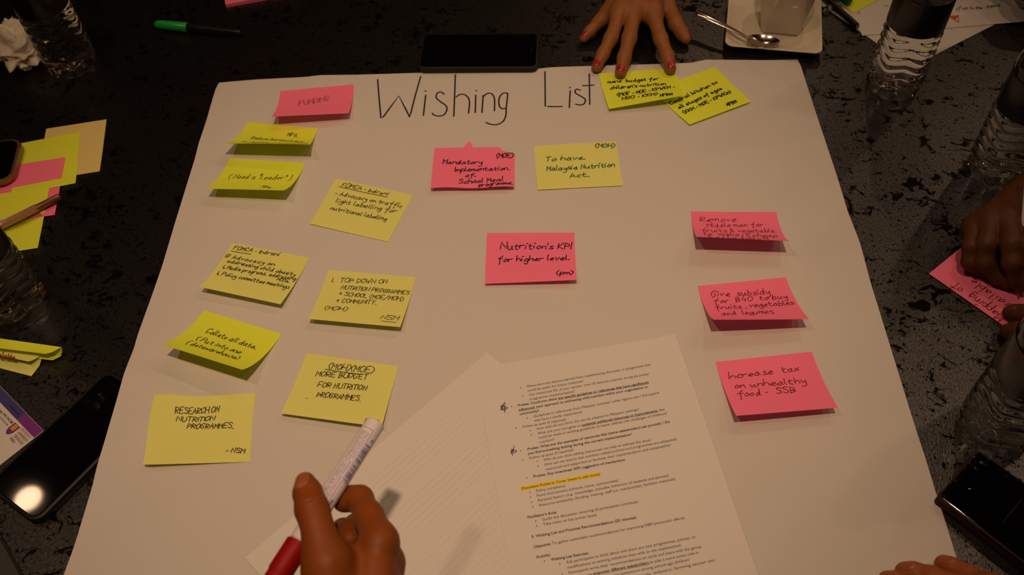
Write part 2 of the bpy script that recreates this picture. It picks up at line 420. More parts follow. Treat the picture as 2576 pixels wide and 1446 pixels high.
# ================================================================== the room
def box(mb, lo, hi):
    x0, y0, z0 = lo; x1, y1, z1 = hi
    mb.add([(x0, y0, z0), (x1, y0, z0), (x1, y1, z0), (x0, y1, z0), (x0, y0, z1), (x1, y0, z1), (x1, y1, z1), (x0, y1, z1)],
           [(3, 2, 1, 0), (4, 5, 6, 7), (0, 1, 5, 4), (1, 2, 6, 5), (2, 3, 7, 6), (3, 0, 4, 7)])
FLOOR = -.74
CARPET = mat('dark_carpet', (.05, .035, .028), .95, .1, bump=.6, bscale=300, var=.3, vscale=14)
WALLM = mat('brown_wall_paint', (.16, .11, .075), .8, .2, bump=.1, bscale=120)
CEILM = mat('ceiling_paint', (.30, .25, .20), .85, .2, bump=.05, bscale=90)
RX, RY0, RY1 = 3.2, -2.4, 3.8
for nm, lo, hi, m in (('floor', (-RX, RY0, FLOOR-.05), (RX, RY1, FLOOR), CARPET), ('ceiling', (-RX, RY0, CEIL+.03), (RX, RY1, CEIL+.1), CEILM),
                      ('wall_left', (-RX-.1, RY0, FLOOR), (-RX, RY1, CEIL+.03), WALLM), ('wall_right', (RX, RY0, FLOOR), (RX+.1, RY1, CEIL+.03), WALLM),
                      ('wall_back', (-RX, RY1, FLOOR), (RX, RY1+.1, CEIL+.03), WALLM), ('wall_front', (-RX, RY0-.1, FLOOR), (RX, RY0, CEIL+.03), WALLM)):
    b = MB(); box(b, lo, hi); tag(b.mk(nm, m), kind='structure')
# downlights
TRIM = mat('downlight_trim', (.5, .48, .45), .4, .5)
LPOS = ['above the chart paper', 'above the left notes', 'above the right back seats', 'above the far table edge', 'high above the phone with the bright reflection', 'added for cloth sheen above the right table edge', 'added for cloth sheen towards the far right corner of the room', 'added for cloth sheen towards the back wall', 'added for cloth sheen close to the right wall']
for i, (x, y, e) in enumerate(LAMPS):
    t = thing('downlight', (x, y, CEIL), 'round recessed ceiling downlight '+LPOS[i], 'lamp', 'ceiling downlights')
    V, F = lathe((x, y, CEIL+.03), (0, 0, -1), [(0, .058), (.024, .058), (.028, .056), (.03, .052), (.029, .047), (.02, .045), (.019, .0)], 32)
    mk('trim_ring', V, F, TRIM, t, True)
    th = np.arange(32)*2*math.pi/32
    V = np.stack([x+.042*np.cos(th), y+.042*np.sin(th), np.full(32, CEIL-.0015)], 1)
    mk('lens', V, [tuple(range(32))[::-1]], mat('lamp_lens_%d' % i, (.8, .8, .8), .5, emit=e), t)
    if i == 0:
        sl = bpy.data.lights.new('spot_beam', 'SPOT'); sl.energy = SPOT['power']; sl.color = LAMPCOL; sl.spot_size = math.radians(SPOT['cone']); sl.spot_blend = 1.; sl.shadow_soft_size = .034
        so_ = bpy.data.objects.new('spot_beam', sl); p_ = np.array([x, y, CEIL-.036]); link(so_, t, p_)
        so_.rotation_euler = Vector(np.array(SPOT['aim'])-p_).to_track_quat('-Z', 'Y').to_euler()
# table and its cloth
TX, TY0, TY1 = .98, -.12, 1.62
WOOD = mat('table_board', (.20, .12, .06), .6, .3, var=.2)
t = thing('table', (0, (TY0+TY1)/2, FLOOR), 'large meeting table hidden under the black patterned cloth', 'table')
b = MB(); box(b, (-TX+.01, TY0+.01, -.035), (TX-.01, TY1-.01, -.004)); b.mk('tabletop', WOOD, t)
for sx in (-1, 1):
    for y in (TY0+.12, TY1-.12):
        V, F = lathe((sx*(TX-.12), y, FLOOR), (0, 0, 1), [(0, .02), (.004, .022), (.3, .022), (-FLOOR-.035, .022)], 16); mk('leg', V, F, BLKP, t, True)
def table_cloth():
    P = rrect(2*TX, TY1-TY0, .05, 5); cy = (TY0+TY1)/2
    Q = []
    for i in range(len(P)):
        a, c = P[i], P[(i+1) % len(P)]; k = max(1, int(np.linalg.norm(c-a)/.03))
        for j in range(k): Q.append(a+(c-a)*j/k)
    Q = np.array(Q); n = len(Q)
    nr = np.roll(Q, -1, 0)-np.roll(Q, 1, 0); nr = np.stack([nr[:, 1], -nr[:, 0]], 1); nr /= np.linalg.norm(nr, axis=1)[:, None]
    s = np.arange(n)*2*math.pi/n; rings = []
    for off, z, amp in ((-.012, 0, 0), (-.003, -.001, 0), (.004, -.006, 0), (.008, -.02, .002), (.012, -.12, .012), (.018, -.35, .022), (.022, -.66, .028)):
        wv = np.sin(s*31+np.sin(s*5)*2)*amp+np.sin(s*17)*amp*.5
        R = Q+nr*(off+wv+amp)[:, None]; rings.append(np.stack([R[:, 0], R[:, 1]+cy, np.full(n, z)], 1))
    V = np.concatenate(rings); F = [tuple(reversed(f)) for f in gridF(n, len(rings), True)]
    F.append(tuple(range(n)))
    o = mk('tablecloth', V, F, CLOTH, smooth=True)
    for p in o.data.polygons:
        if len(p.vertices) > 4: p.use_smooth = False
    tag(o, 'black satin tablecloth with matt floral jacquard pattern, spread over the whole table', 'tablecloth')
table_cloth()

# ================================================================== phone that the chart paper lies over
def phone(name, c, X, Y, w_, h_, t, r, label, case=BLKR, z0=0., inset=.003, lip=.0006, cam_hole=True):
    c = np.array([c[0], c[1], z0]); o = thing(name, c, label, 'phone')
    V, F = slab(c, X, Y, w_, h_, t, r, .0022); mk('case', V, F, case, o, True)
    V, F = slab(c+UP*(t-.0012), X, Y, w_-2*inset, h_-2*inset, .0012+lip, max(r-inset, .001), .0008); sc = mk('screen', V, F, GLASSY, o)
    if cam_hole:
        q = c+UP*(t+lip+.00012)+Y*(h_/2-.010)
        b = MB(); poly(b, q, X, Y, ell(0, 0, .0018, .0018)); b.mk('camera_hole', BLKP, sc)
    return o
PD = unit([.586, .81, 0]); PN = np.array([PD[1], -PD[0], 0])     # long axis of the phone at lower left
PZ = .0092
_a = G(0, 1185, PZ); _b = G(100, 1318, PZ*.5)
_c0 = (_a @ PN+_b @ PN)/2; _w = (_b @ PN)-(_a @ PN)
_s0 = G(62, 1300, PZ*.6) @ PD; _s1 = G(280, 934, PZ) @ PD
PC = PN*_c0+PD*(_s0+_s1)/2; PW, PL = _w, _s1-_s0
phone('smartphone', PC, PN, PD, PW, PL, PZ, .012, 'black smartphone with a lamp mirrored in its screen, partly under the chart paper')
def sheet_z(x, y):
    """height of the chart paper: it rides up over the phone"""
    d = np.stack([np.asarray(x)-PC[0], np.asarray(y)-PC[1]], -1)
    q = np.stack([np.abs(d @ PN[:2])-PW/2, np.abs(d @ PD[:2])-PL/2], -1)
    ds = np.linalg.norm(np.maximum(q, 0), axis=-1)+np.minimum(q.max(-1), 0)
    k = np.clip(1-ds/.045, 0, 1); k = np.where(ds < 0, 1, k*k*(3-2*k))
    return .0007+k*(PZ+.0012)+.0006*np.sin(np.asarray(x)*19+1)*np.sin(np.asarray(y)*15)**2*(1-k)
def GS(px, py, dz=0.):
    p = G(px, py)
    for _ in range(6): p = G(px, py, float(sheet_z(p[0], p[1]))+dz)
    return p
# ================================================================== chart paper
LE = [(550.8, 208), (542.4, 224), (533, 254.6), (519.6, 301.7), (499.8, 361), (489.9, 400), (440.3, 560), (407.7, 669.5), (383.4, 739.5), (343.9, 849), (316.5, 928), (295, 1000), (263.4, 1108), (232.6, 1222), (201.7, 1324), (160, 1446), (118, 1570), (60, 1740)]
RE = [(2006.5, 149.6), (2016, 169.7), (2031.7, 220), (2070, 336), (2105, 440.8), (2132, 529.8), (2159.4, 599.5), (2167, 622.7), (2191.7, 716), (2226.5, 828.5), (2257.5, 929), (2288.5, 1030), (2311.7, 1103), (2329, 1154), (2352, 1232), (2377, 1308), (2410, 1416), (2419, 1446), (2455, 1570), (2503, 1740)]
TE = [(550.8, 208), (583, 205), (644, 200), (744, 195), (774, 193), (804, 189), (894, 188), (1057, 183), (1288, 181), (1388, 169), (1546, 164), (1739, 158), (1776, 150), (1932, 151.5), (2006.5, 149.6)]
def poly3(P):
    Q = np.array([GS(*p) for p in P]); s = np.concatenate([[0], np.cumsum(np.linalg.norm(np.diff(Q, axis=0), axis=1))]); return Q, s/s[-1]
def samp(Q, s, t): return np.stack([np.interp(t, s, Q[:, i]) for i in range(3)], -1)
LQ, ls = poly3(LE); RQ, rs = poly3(RE); TQ, ts = poly3(TE)
nu, nv = 130, 120
uu = np.linspace(0, 1, nu); vv = np.concatenate([np.linspace(0, .06, 9)[:-1], np.linspace(.06, 1, nv-8)])
Lp, Rp, Tp = samp(LQ, ls, vv), samp(RQ, rs, vv), samp(TQ, ts, uu)
V = Lp[:, None]*(1-uu)[None, :, None]+Rp[:, None]*uu[None, :, None]
V += ((1-vv)**14)[:, None, None]*(Tp-(TQ[0]*(1-uu)[:, None]+TQ[-1]*uu[:, None]))[None]
V[..., 2] = sheet_z(V[..., 0], V[..., 1])
chart = mk('chart_paper', V.reshape(-1, 3), [tuple(reversed(f)) for f in gridF(nu, nv)], CHART, smooth=True)
tag(chart, 'large sheet of white chart paper headed Wishing List, spread over the black tablecloth', 'paper')
def title():
    b = MB()
    A = [[(1222, 798), (1238, 1000), (1255, 1182)], [(1275, 1178), (1435, 962), (1435, 962), (1545, 1175), (1545, 1175), (1600, 960), (1655, 768)], [(1705, 955), (1682, 1158)], [(1699, 914), (1706, 911)],
         [(1890, 945), (1855, 922), (1820, 938), (1812, 982), (1860, 1025), (1908, 1060), (1918, 1100), (1890, 1150), (1840, 1165), (1790, 1155), (1772, 1138)],
         [(2003, 750), (1996, 960), (1987, 1165)], [(2012, 972), (2050, 948), (2095, 950), (2135, 985), (2145, 1040), (2135, 1135)], [(2208, 955), (2203, 1130)], [(2211, 911), (2218, 909)],
         [(2282, 958), (2276, 1050), (2270, 1130)], [(2282, 970), (2325, 938), (2365, 940), (2392, 975), (2398, 1040), (2395, 1112)],
         [(2530, 938), (2490, 932), (2450, 970), (2440, 1040), (2465, 1088), (2515, 1085)], [(2530, 935), (2515, 1080), (2510, 1160), (2480, 1220), (2420, 1250), (2360, 1248), (2312, 1230)]]
    B = [[(331, 718), (333, 900), (334, 1065)], [(357, 1068), (430, 1070), (505, 1068)], [(585, 910), (576, 1080)], [(579, 879), (585, 877)],
         [(685, 905), (650, 895), (635, 912), (640, 935), (690, 965), (730, 990), (737, 1015), (720, 1045), (680, 1053), (640, 1045)], [(776, 742), (779, 900), (781, 1048)], [(710, 860), (770, 858), (822, 853)]]
    for S, ox in ((A, 644), (B, 1288)):
        b = MB()
        for st in S:
            P = catmull([np.array([ox+x/3.994, y/3.994]) for x, y in st], 6)
            ribbon(b, [GS(x, y, .0004) for x, y in P], .0019, UP)
        b.mk('title_word', INK, chart)
title()

# ================================================================== sticky notes
PHI = np.linspace(1e-4, 2.2, 500)
def lift(A, X, Vd, pix, Hn):
    zz = Hn*(1-np.cos(PHI))/PHI; va = Hn*np.sin(PHI)/PHI; best = (9, 0, 0)
    for i in range(0, 500, 2):
        q = G(*pix, A[2]+zz[i])
        e = abs((q-A) @ Vd-va[i])
        if e < best[0]: best = (e, PHI[i], (q-A) @ X)
    return best[1], best[2]
def note_surface(tl, tr, br, bl, Hn=.076, dz=.0004, on_sheet=True, edge=None):
    g = (lambda p: GS(*p, dz)) if on_sheet else (lambda p: G(*p, dz))
    A, B = g(tl), g(tr); A0, B0 = A.copy(), B.copy()
    zz = (A[2]+B[2])/2
    X = B-A; X[2] = 0; w_ = np.linalg.norm(X); X = X/w_; Vd = np.array([X[1], -X[0], 0])
    pl, ul = lift(A, X, Vd, bl, Hn); pr, ur = lift(A, X, Vd, br, Hn)
    def S(u, v):
        u = np.asarray(u, float); v = np.asarray(v, float)
        ph = pl+(pr-pl)*u; a = ph*v
        al = Hn/ph*np.sin(a); z = Hn/ph*(1-np.cos(a)); x = u*w_+(ul*(1-u)+(ur-w_)*u)*np.maximum(v, 0)**1.6
        p = A*np.array([1, 1, 0])+x[..., None]*X+al[..., None]*Vd
        base = sheet_z(p[..., 0], p[..., 1]) if on_sheet else np.zeros_like(z)
        base = np.where(z > .002, np.minimum(base, A[2]*1.2+.0015), base) if on_sheet else base
        p[..., 2] = base+dz+z+(edge(u, v) if edge else 0)
        return p
    return S, w_, Hn
class Note:
    def __init__(s, S, w_, h_, name, m, label, cat='sticky note', group=None, n=17, hole=None, parent=None):
        s.S, s.w, s.h = S, w_, h_
        u, v = np.meshgrid(np.linspace(0, 1, n), np.linspace(0, 1, n))
        V = S(u, v); F = [tuple(reversed(f)) for f in gridF(n, n)]
        if hole: V, F = hole(V, F, n)
        s.o = tag(mk(name, V.reshape(-1, 3), F, m, smooth=True), label, cat, group)
        s.gu, s.gv = np.meshgrid(np.linspace(-.1, 1.1, 61), np.linspace(-.1, 1.1, 61)); s.gp = PR(S(s.gu, s.gv))
    def uv(s, px, py):
        d = (s.gp[..., 0]-px)**2+(s.gp[..., 1]-py)**2; k = np.unravel_index(np.argmin(d), d.shape)
        q = np.array([s.gu[k], s.gv[k]])
        for _ in range(4):
            e = 1e-3; p = PR(s.S(q[0], q[1])); J = np.stack([(PR(s.S(q[0]+e, q[1]))-p)/e, (PR(s.S(q[0], q[1]+e))-p)/e], 1)
            if abs(np.linalg.det(J)) < 1: break
            st = np.linalg.solve(J, np.array([px, py])-p); q = q+np.clip(st, -.05, .05)
        return np.clip(q, [.005, .02], [.995, .985])
    def write(s, lines, m, wd=.0007, name='handwriting', jit=.2, slant=.14):
        b = [MB()]
        def put(P):
            P = np.clip(P, .004, .996)
            Q = s.S(P[:, 0], P[:, 1]); e = 1e-3
            N_ = np.cross(s.S(P[:, 0]+e, P[:, 1])-Q, s.S(P[:, 0], P[:, 1]+e)-Q)
            N_ = -N_/np.linalg.norm(N_, axis=1)[:, None]
            N_[N_[:, 2] < 0] *= -1
            ribbon(b[0], Q+N_*.00035, wd, N_)
        for ln in lines:
            tx, x0, y0, x1, y1, hp = ln[:6]; b[0] = MB()
            flat = x1 <= 1
            a, c = (np.array([x0, y0]), np.array([x1, y1])) if flat else (s.uv(x0, y0), s.uv(x1, y1))
            if tx == '_':
                put(catmull([a, (a+c)/2+[0, .005], c], 4)); b[0].mk('underline', m, s.o); continue
            top = a-[0, hp] if flat else s.uv(x0, y0-hp); sc = np.array([s.w, s.h])
            d = (c-a)*sc; L_ = np.linalg.norm(d); ex = d/L_; ey = np.array([ex[1], -ex[0]])
            ch = max(.003, abs(((top-a)*sc) @ ey))/6
            st, W_ = glyph_runs(tx, jit, slant); kx = L_/W_
            for P in st: put(a+(np.outer(P[:, 0]*kx, ex)+np.outer(P[:, 1]*ch, ey))/sc)
            b[0].mk(name, m, s.o)
GRP = None
def sticky(corners, m, label, lines, ink, wd=.0007, dz=.0004, **k):
    S, w_, h_ = note_surface(*corners, dz=dz, **k)
    n = Note(S, w_, h_, 'sticky_note', m, label); n.write(lines, ink, wd); return n
# left column
sticky([(622, 307), (800, 323), (774, 358), (556, 361)], LIME, 'bright yellow curled sticky note about reducing bureaucracy, under the FUNDING note',
       [('MPA.', .63, .30, .78, .30, .13), ('Reduce bureaucracy', .2, .50, .88, .52, .12), ('in implementation', .15, .72, .86, .72, .12), ('( cross )', .08, .93, .38, .93, .12)], INKB, .0007)
sticky([(705, 229), (890, 212), (876, 284), (681, 293)], PINK, 'pink sticky note reading FUNDING near the top edge of the chart paper', [('FUNDING', 751, 265.4, 828, 253.4, 11)], INKM, .0007)
sticky([(578, 398), (767, 410), (713, 480), (517, 475)], LIME, 'bright yellow curled sticky note reading Need a "Leader"',
       [('( Need a "Leader" ]', 574, 449, 729, 453, 12), ('MPA.', 654, 471.6, 680, 474.5, 6)], INKB, .0007)
sticky([(845, 449), (1039, 490), (976, 608), (780, 563)], PALE, 'pale yellow sticky note about traffic light labelling, headed FOMCA and lying flat',
       [('FOMCA - Indrani', 859, 468.7, 975, 492.2, 10), ('_', 852, 469.5, 973.7, 496, 0), ('- Advocacy on traffic', 842.3, 489.5, 1009.7, 522.5, 11), ('light labelling for', 843.7, 508.8, 995.8, 536, 11), ('nutritional labelling', 830.7, 526.8, 971, 555, 10)], INKB, .0008)
sticky([(584, 611), (779, 648), (705, 765), (502, 721)], PALE, 'pale yellow sticky note about addressing child obesity, with arrows and a circled one',
       [('FOMCA - Indrani', 586.5, 627, 701.3, 644, 10), ('_', 581.8, 631.4, 630.7, 639.5, 0), ('@ Advocacy on', 565, 647, 688.8, 669, 10), ('addressing child obesity', 570.7, 659.6, 741.4, 694, 9), ('> Media programs. addressing', 560, 674.8, 742.8, 705, 9), ('NCDs.', 695.7, 704.4, 726, 711, 7), ('> Policy committee meetings', 545, 690, 726, 726, 10)], INKB, .0008)
sticky([(826, 679), (1046, 697), (1006, 822), (775, 802)], PALE, 'pale yellow sticky note reading TOP DOWN ON NUTRITION PROGRAMMES',
       [('1.  TOP DOWN ON', 834.9, 709.4, 972.3, 714.3, 11), ('NUTRITION PROGRAMMES', 857.5, 727.3, 1027.6, 741.2, 10), ('+ SCHOOL (MOE/MOH)', 850.6, 742.5, 1012.4, 757.8, 10), ('+ COMMUNITY.', 843.7, 760.5, 946, 766, 10), ('(MOH)', 814.7, 779, 871.4, 782.6, 10), ('NSM', 957, 802, 1000, 806, 11), ('_', 960, 807.5, 996.7, 811, 0)], INKB, .0007)
sticky([(513, 780), (708, 840), (609, 930), (405, 866)], LIME, 'bright yellow strongly curled sticky note reading Collate all data',
       [('Collate all data.', 517.3, 836, 642, 879, 14), ('( Put into one', 491, 854.4, 601.6, 890, 12), ('( datawarehouse)', 466.5, 864.6, 595.8, 904, 11)], INKB, .0008)
sticky([(772, 888), (1003, 921), (960, 1074), (707, 1040)], PALE, 'pale yellow sticky note reading MORE BUDGET FOR NUTRITION PROGRAMMES, beside the marker tip',
       [('(MOH)(MOE)', 825, 927, 937, 940, 17), ('_', 818, 929, 911, 942, 0), ('MORE BUDGET', 794.7, 945.9, 922.5, 954.6, 13), ('FOR NUTRITION', 798.2, 973.5, 921, 982, 13), ('PROGRAMMES.', 796, 998, 906.5, 1009, 13), ('NSM', 916.7, 1062, 948, 1066, 11), ('.', 771, 1002, 773, 1002.5, 6)], INKB, .0008)
sticky([(388, 992), (643, 988), (621, 1154), (350, 1156)], PALE, 'pale yellow sticky note reading RESEARCH ON NUTRITION PROGRAMMES',
       [('RESEARCH ON', 439.8, 1039.4, 550, 1036, 16), ('NUTRITION', 443, 1059, 539, 1058, 12), ('PROGRAMMES.', 470, 1078.6, 587, 1076.6, 13), ('- NSM', 568, 1137.6, 614.6, 1140, 12)], INKB, .0008)
# middle
def torn(V, F, n):
    # bite out of the top right corner
    V = V.copy()
    for j in range(n):
        for i in range(n):
            u, v = i/(n-1), j/(n-1)
            if u > .8:
                k = (u-.8)/.2; V[j, i] = V[j, i]+(V[n-1, i]-V[0, i])*[1, 1, 0]*.16*k**.5*max(0, 1-v/.5)
    return V, F
S, w_, h_ = note_surface((1093, 372), (1296, 369), (1293, 471), (1083, 473), edge=lambda u, v: .0012*np.sin(u*9)*v**4)
n = Note(S, w_, h_, 'sticky_note', PINK, 'pink sticky note reading Mandatory Implementation of School Meal Programme, with a torn corner', n=21, hole=torn)
n.write([('(MOE)', 1248, 396.5, 1290, 397, 11), ('Mandatory', 1113, 412.4, 1212, 413, 11), ('Implementation.', 1143.8, 431.8, 1282.7, 427.8, 11), ('of.', 1170.7, 444.8, 1197, 444, 9), ('School Meal', 1154, 461.4, 1266, 455.5, 11), ('programme.', 1205, 469.7, 1291, 464, 10)], INK, .0011)
b = MB(); g_ = [GS(*p, .0006) for p in ((1166, 372), (1172, 365), (1181, 361), (1188, 364), (1189, 373))]
g_[1][2] += .002; g_[2][2] += .004; g_[3][2] += .002
b.add(g_, [(0, 4, 3, 2, 1)]); b.mk('folded_tab', PINK, n.o)
sticky([(1343, 367), (1549, 355), (1567, 466), (1353, 478)], PALE, 'pale yellow sticky note reading To have Malaysia Nutrition Act in green ink',
       [('(MOH)', 1497, 370.5, 1545.5, 371, 10), ('To have.', 1372.6, 406, 1472, 400.5, 11), ('Malaysia Nutrition', 1375.4, 430, 1546, 420, 12), ('Act.', 1433.4, 447.6, 1481.9, 443.4, 11)], INKG, .0011)
sticky([(1225, 586), (1445, 585), (1451, 704), (1220, 714)], PINK, "pink sticky note reading Nutrition's KPI for higher level",
       [("Nutrition's KPI", 1259, 626, 1436, 626.5, 16), ('for higher level.', 1250.9, 659, 1432, 654, 14), ('(pm)', 1400, 691, 1440, 690, 10)], INK, .0011)
# right column
TLL = lambda u, v: .004*np.clip(1-u*1.6, 0, 1)*np.exp(-((v-.12)/.16)**2)
sticky([(1738, 532), (1953, 533), (1987.5, 607), (1756, 596)], PINK, 'pink curled sticky note about removing the middle man, topmost of the right column',
       [('Remove', 1759.8, 558, 1851.6, 557, 13), ('Middle man for', 1779.7, 571.3, 1921, 569.7, 9), ('fruits & vegetable', 1765.3, 583.6, 1949, 584.6, 9), ('to  make it cheap', 1769.7, 591, 1955.6, 597, 8), ('& affordable !!!', 1782, 597.5, 1944.6, 606, 8)], INKM, .0007)
sticky([(1755, 719), (1977, 697), (2036, 803), (1796, 804)], PINK, 'pink curled sticky note reading Give subsidy, middle one of the right column',
       [('Give  subsidy', 1790.7, 746.8, 1936.8, 740, 15), ('for  B40  to buy', 1796.3, 763.3, 1981, 751, 12), ('fruits , vegetables', 1800.7, 778.9, 1996.6, 766, 11), ('and  legumes', 1817.3, 793.3, 1945.7, 788, 10)], INKM, .0008)
sticky([(1800, 910), (2042, 884), (2108, 1026), (1852, 1046)], PINK, 'pink sticky note reading Increase tax on unhealthy food',
       [('Increase  tax', 1835, 952.6, 2010, 932.7, 16), ('on unhealthy', 1848.4, 976.5, 2027.6, 963.6, 15), ('food -  SSB', 1857, 998, 2002, 987, 15)], INKM, .0008)
# under the pressing hand
_tr, _br, _bl = GS(1798, 168), GS(1889, 256), GS(1735, 314); _tlp = PR(_tr+(_bl-_br)*1.05)
sticky([tuple(_tlp), (1798, 168), (1889, 256), (1735, 314)], LIME, 'lime yellow sticky note about a central kitchen, tucked under its neighbour by the pressing hand',
       [('Central kitchen to', 1687.7, 263.6, 1805.2, 209, 9), ('all stages of ages', 1708.2, 274, 1815.5, 225, 9), ('(KKM - MOE - KPWKM)', 1721.9, 286.5, 1839.5, 233, 9), ('MPBM', 1831.5, 267, 1854.3, 258, 9)], INK, .0013, Hn=.0815)
sticky([(1506, 185), (1697, 170), (1721, 240), (1532, 274)], LIME, 'lime yellow sticky note about budget for children, held down by fingertips',
       [('more  budget for', 1529.5, 209.5, 1656.8, 201, 8), ("children's nutrition", 1535.9, 224.8, 1674.6, 213.4, 8), ('(MOF - MOE - KPWKM -', 1554, 243, 1696.8, 221, 8), ('NGO - KKM)', 1565.5, 252, 1653.4, 239, 8), ('MPBM', 1661.4, 243.5, 1691, 239.5, 7)], INK, .0013, dz=.0016)

# ================================================================== printed pages
def page(name, P, z, m, label, curl=None):
    V = [np.array([p[0], p[1], z+(curl(p) if curl else 0)]) for p in P]
    return tag(mk(name, V, [tuple(range(len(P)))], m), label, 'paper')
c0 = GS(1225, 890); e1 = unit([-.743, -.669, 0]); e2 = np.array([-e1[1], e1[0], 0])
ZP0, ZP1 = .0022, .0030
def page_grid(name, o, ex, ey, w_, h_, zf, cut, m, label, n=24):
    V = []; F = []; ids = {}
    for j in range(n+1):
        for i in range(n+1):
            x, y = w_*i/n, h_*j/n
            if cut and x*cut[1]+y*cut[0] < cut[0]*cut[1]:     # dog-eared first corner
                k = (cut[0]*cut[1])/max(x*cut[1]+y*cut[0], 1e-6)
                if i == 0 and j == 0: x, y = cut[0]*.5, cut[1]*.5
                else: x, y = min(x*k, cut[0]), min(y*k, cut[1])
            p = o+ex*x+ey*y; p = np.array([p[0], p[1], zf(x, y)]); V.append(p)
    return tag(mk(name, V, [tuple(reversed(f)) if np.cross(ex, ey)[2] < 0 else f for f in gridF(n+1, n+1)], m, smooth=True), label, 'paper')
pg2 = page_grid('printed_page', c0, e1, -e2 if (-e2)[1] < 0 else e2, .297, .21, lambda x, y: ZP0+.0015*math.exp(-x/.03)*math.exp(-y/.06), None, PAGE, 'blank-backed white page under the marker hand, tucked beneath the typed page')
pTL, pTR = G(1196, 929, ZP1), G(1698.5, 845, ZP1)
pX = unit(pTR-pTL); pY = np.array([-pX[1], pX[0], 0])
cut0, cut1 = (G(1249.7, 920, ZP1)-pTL) @ pX, -((G(1214, 1045, ZP1)-pTL) @ pY)
pzf = lambda x, y: ZP1+.0016*math.exp(-y/.05)+.002*math.exp(-((.2137-x)/.03))
pg = page_grid('printed_page', pTL, pX, -pY, np.linalg.norm(pTR-pTL), .297, pzf, (cut0, cut1), PAGE, 'white A4 page of typed questions with a yellow highlighted heading and two hand-drawn stars')
LINES = [  # text runs (*bold* _underlined_), start, end, italic, bullet x offset
('Were there any lessons learned from implementing this policy or programme that', 1324.9, 974.6, 1637, 919.7, 1, 1), ('could be useful for future initiatives?', 1326.8, 984.9, 1468, 960.7, 1, 0),
('You mentioned (X), in your opinion, how (X) become a barrier during the policy/', 1330, 995.6, 1634, 942.5, 1, 1), ('programme implementation?', 1332, 1006.5, 1446.5, 986.3, 1, 0),
('*Probes: Could you share |*_any specific guidelines or references that have significantly', 1302, 1022, 1633.6, 963.5, 1, 1), ('*_influenced |*your approach to addressing child nutrition within your organization or', 1304.4, 1033.3, 1632, 974.6, 1, 0), ('*community?', 1306.7, 1043.8, 1356.8, 1034.5, 1, 0),
('Guidelines or references from Malaysia/ overseas/ other regions etc./ Did anyone', 1341.2, 1049.6, 1659, 989.8, 1, 1), ('else have a similar experience?', 1344, 1060, 1465.6, 1037.5, 1, 0), ('Follow up ques (if required):', 1313.7, 1075.7, 1425, 1056.6, 1, 1),
('How well do you think this can be adapted to Malaysian settings?', 1348.7, 1081, 1608, 1031, 1, 1), ('What are your thoughts on |*_potential additional resources or improvements |that', 1351.5, 1092.3, 1673, 1031.5, 1, 1), ('could be made to existing guidelines to better address the challenges of childhood', 1354, 1103, 1678, 1041.5, 1, 0), ('nutrition?', 1356.4, 1114.4, 1396, 1106, 1, 0),
('*Probes: What are the examples of resources that (name stakeholders) can provide? / Do', 1325.9, 1131.9, 1686, 1062.5, 1, 1), ('*you find something lacking during the current implementation?', 1328, 1142.8, 1589.8, 1093.9, 1, 0), ('Follow up ques (if required):', 1330.7, 1154.5, 1444.6, 1132.3, 1, 1),
('Why do you think adding (resources) can help to address this issue?', 1366.9, 1158.8, 1638.6, 1107.8, 1, 1), ('How can we ensure that nutrition-related policies and programmes are adequately', 1369.3, 1170.7, 1704, 1106, 1, 1), ('resourced and supported to facilitate their implementation and sustainability?', 1371.6, 1182.6, 1689, 1120.9, 1, 0),
('*Probes: Any incentives/ KPI/ suggestion of mechanisms', 1341, 1200.5, 1572.7, 1157.7, 1, 1), ('*Discussion Points to Cover (need to add more):', 1312, 1230.8, 1511, 1193.9, 0, 2), ('Policy compliance', 1348.5, 1236.7, 1422.7, 1223, 0, 1), ('Food environment (schools, home, communities)', 1350.8, 1248.6, 1555.8, 1209.9, 0, 1),
('Personal factors (e.g., knowledge, attitudes, behaviors of students and parents)', 1353.4, 1260.8, 1682.4, 1197.6, 0, 1), ('Resource availability (funding, training, staff (i.e. nutritionists), facilities, materials)', 1356.3, 1273, 1699.3, 1206.4, 0, 1),
("*Facilitator's Role:", 1327.2, 1303, 1401.5, 1290, 0, 0), ('Guide the discussion, ensuring all participants contribute.', 1363.9, 1308.9, 1607, 1263, 0, 1), ('Take notes on key points raised.', 1366.5, 1321, 1502.8, 1296.3, 0, 1), ('*5. Wishing List and Practical Recommendations (20 minutes)', 1337.4, 1352.5, 1600.9, 1303, 0, 0),
('*Objective: |To gather actionable recommendations for improving DBM prevention efforts.', 1342.6, 1378, 1724.6, 1303.9, 0, 0), ('*Activity:', 1349, 1403.5, 1385.4, 1396.8, 0, 0), ('*Wishing List Exercise:', 1386.3, 1410, 1481, 1392.7, 0, 1), ('Ask participants to think about and share any new programmes, policies, or', 1425, 1416.6, 1751, 1352, 0, 1),
('modifications to existing initiatives they wish to see implemented.', 1427.7, 1429.7, 1714.7, 1372.9, 0, 0), ('Participants write their recommendations on cards and share with the group.', 1430.9, 1442.8, 1766.8, 1376.4, 0, 1), ('How can we |*_empower different stakeholders |to play a more active role in', 1434, 1457, 1757.5, 1391.8, 0, 1), ('promoting nutrition behaviours among school-age children?', 1470, 1465, 1736, 1409.3, 0, 0), ('Ministries, schools, industry, farming sector etc', 1533, 1467, 1799, 1410.7, 0, 0)]
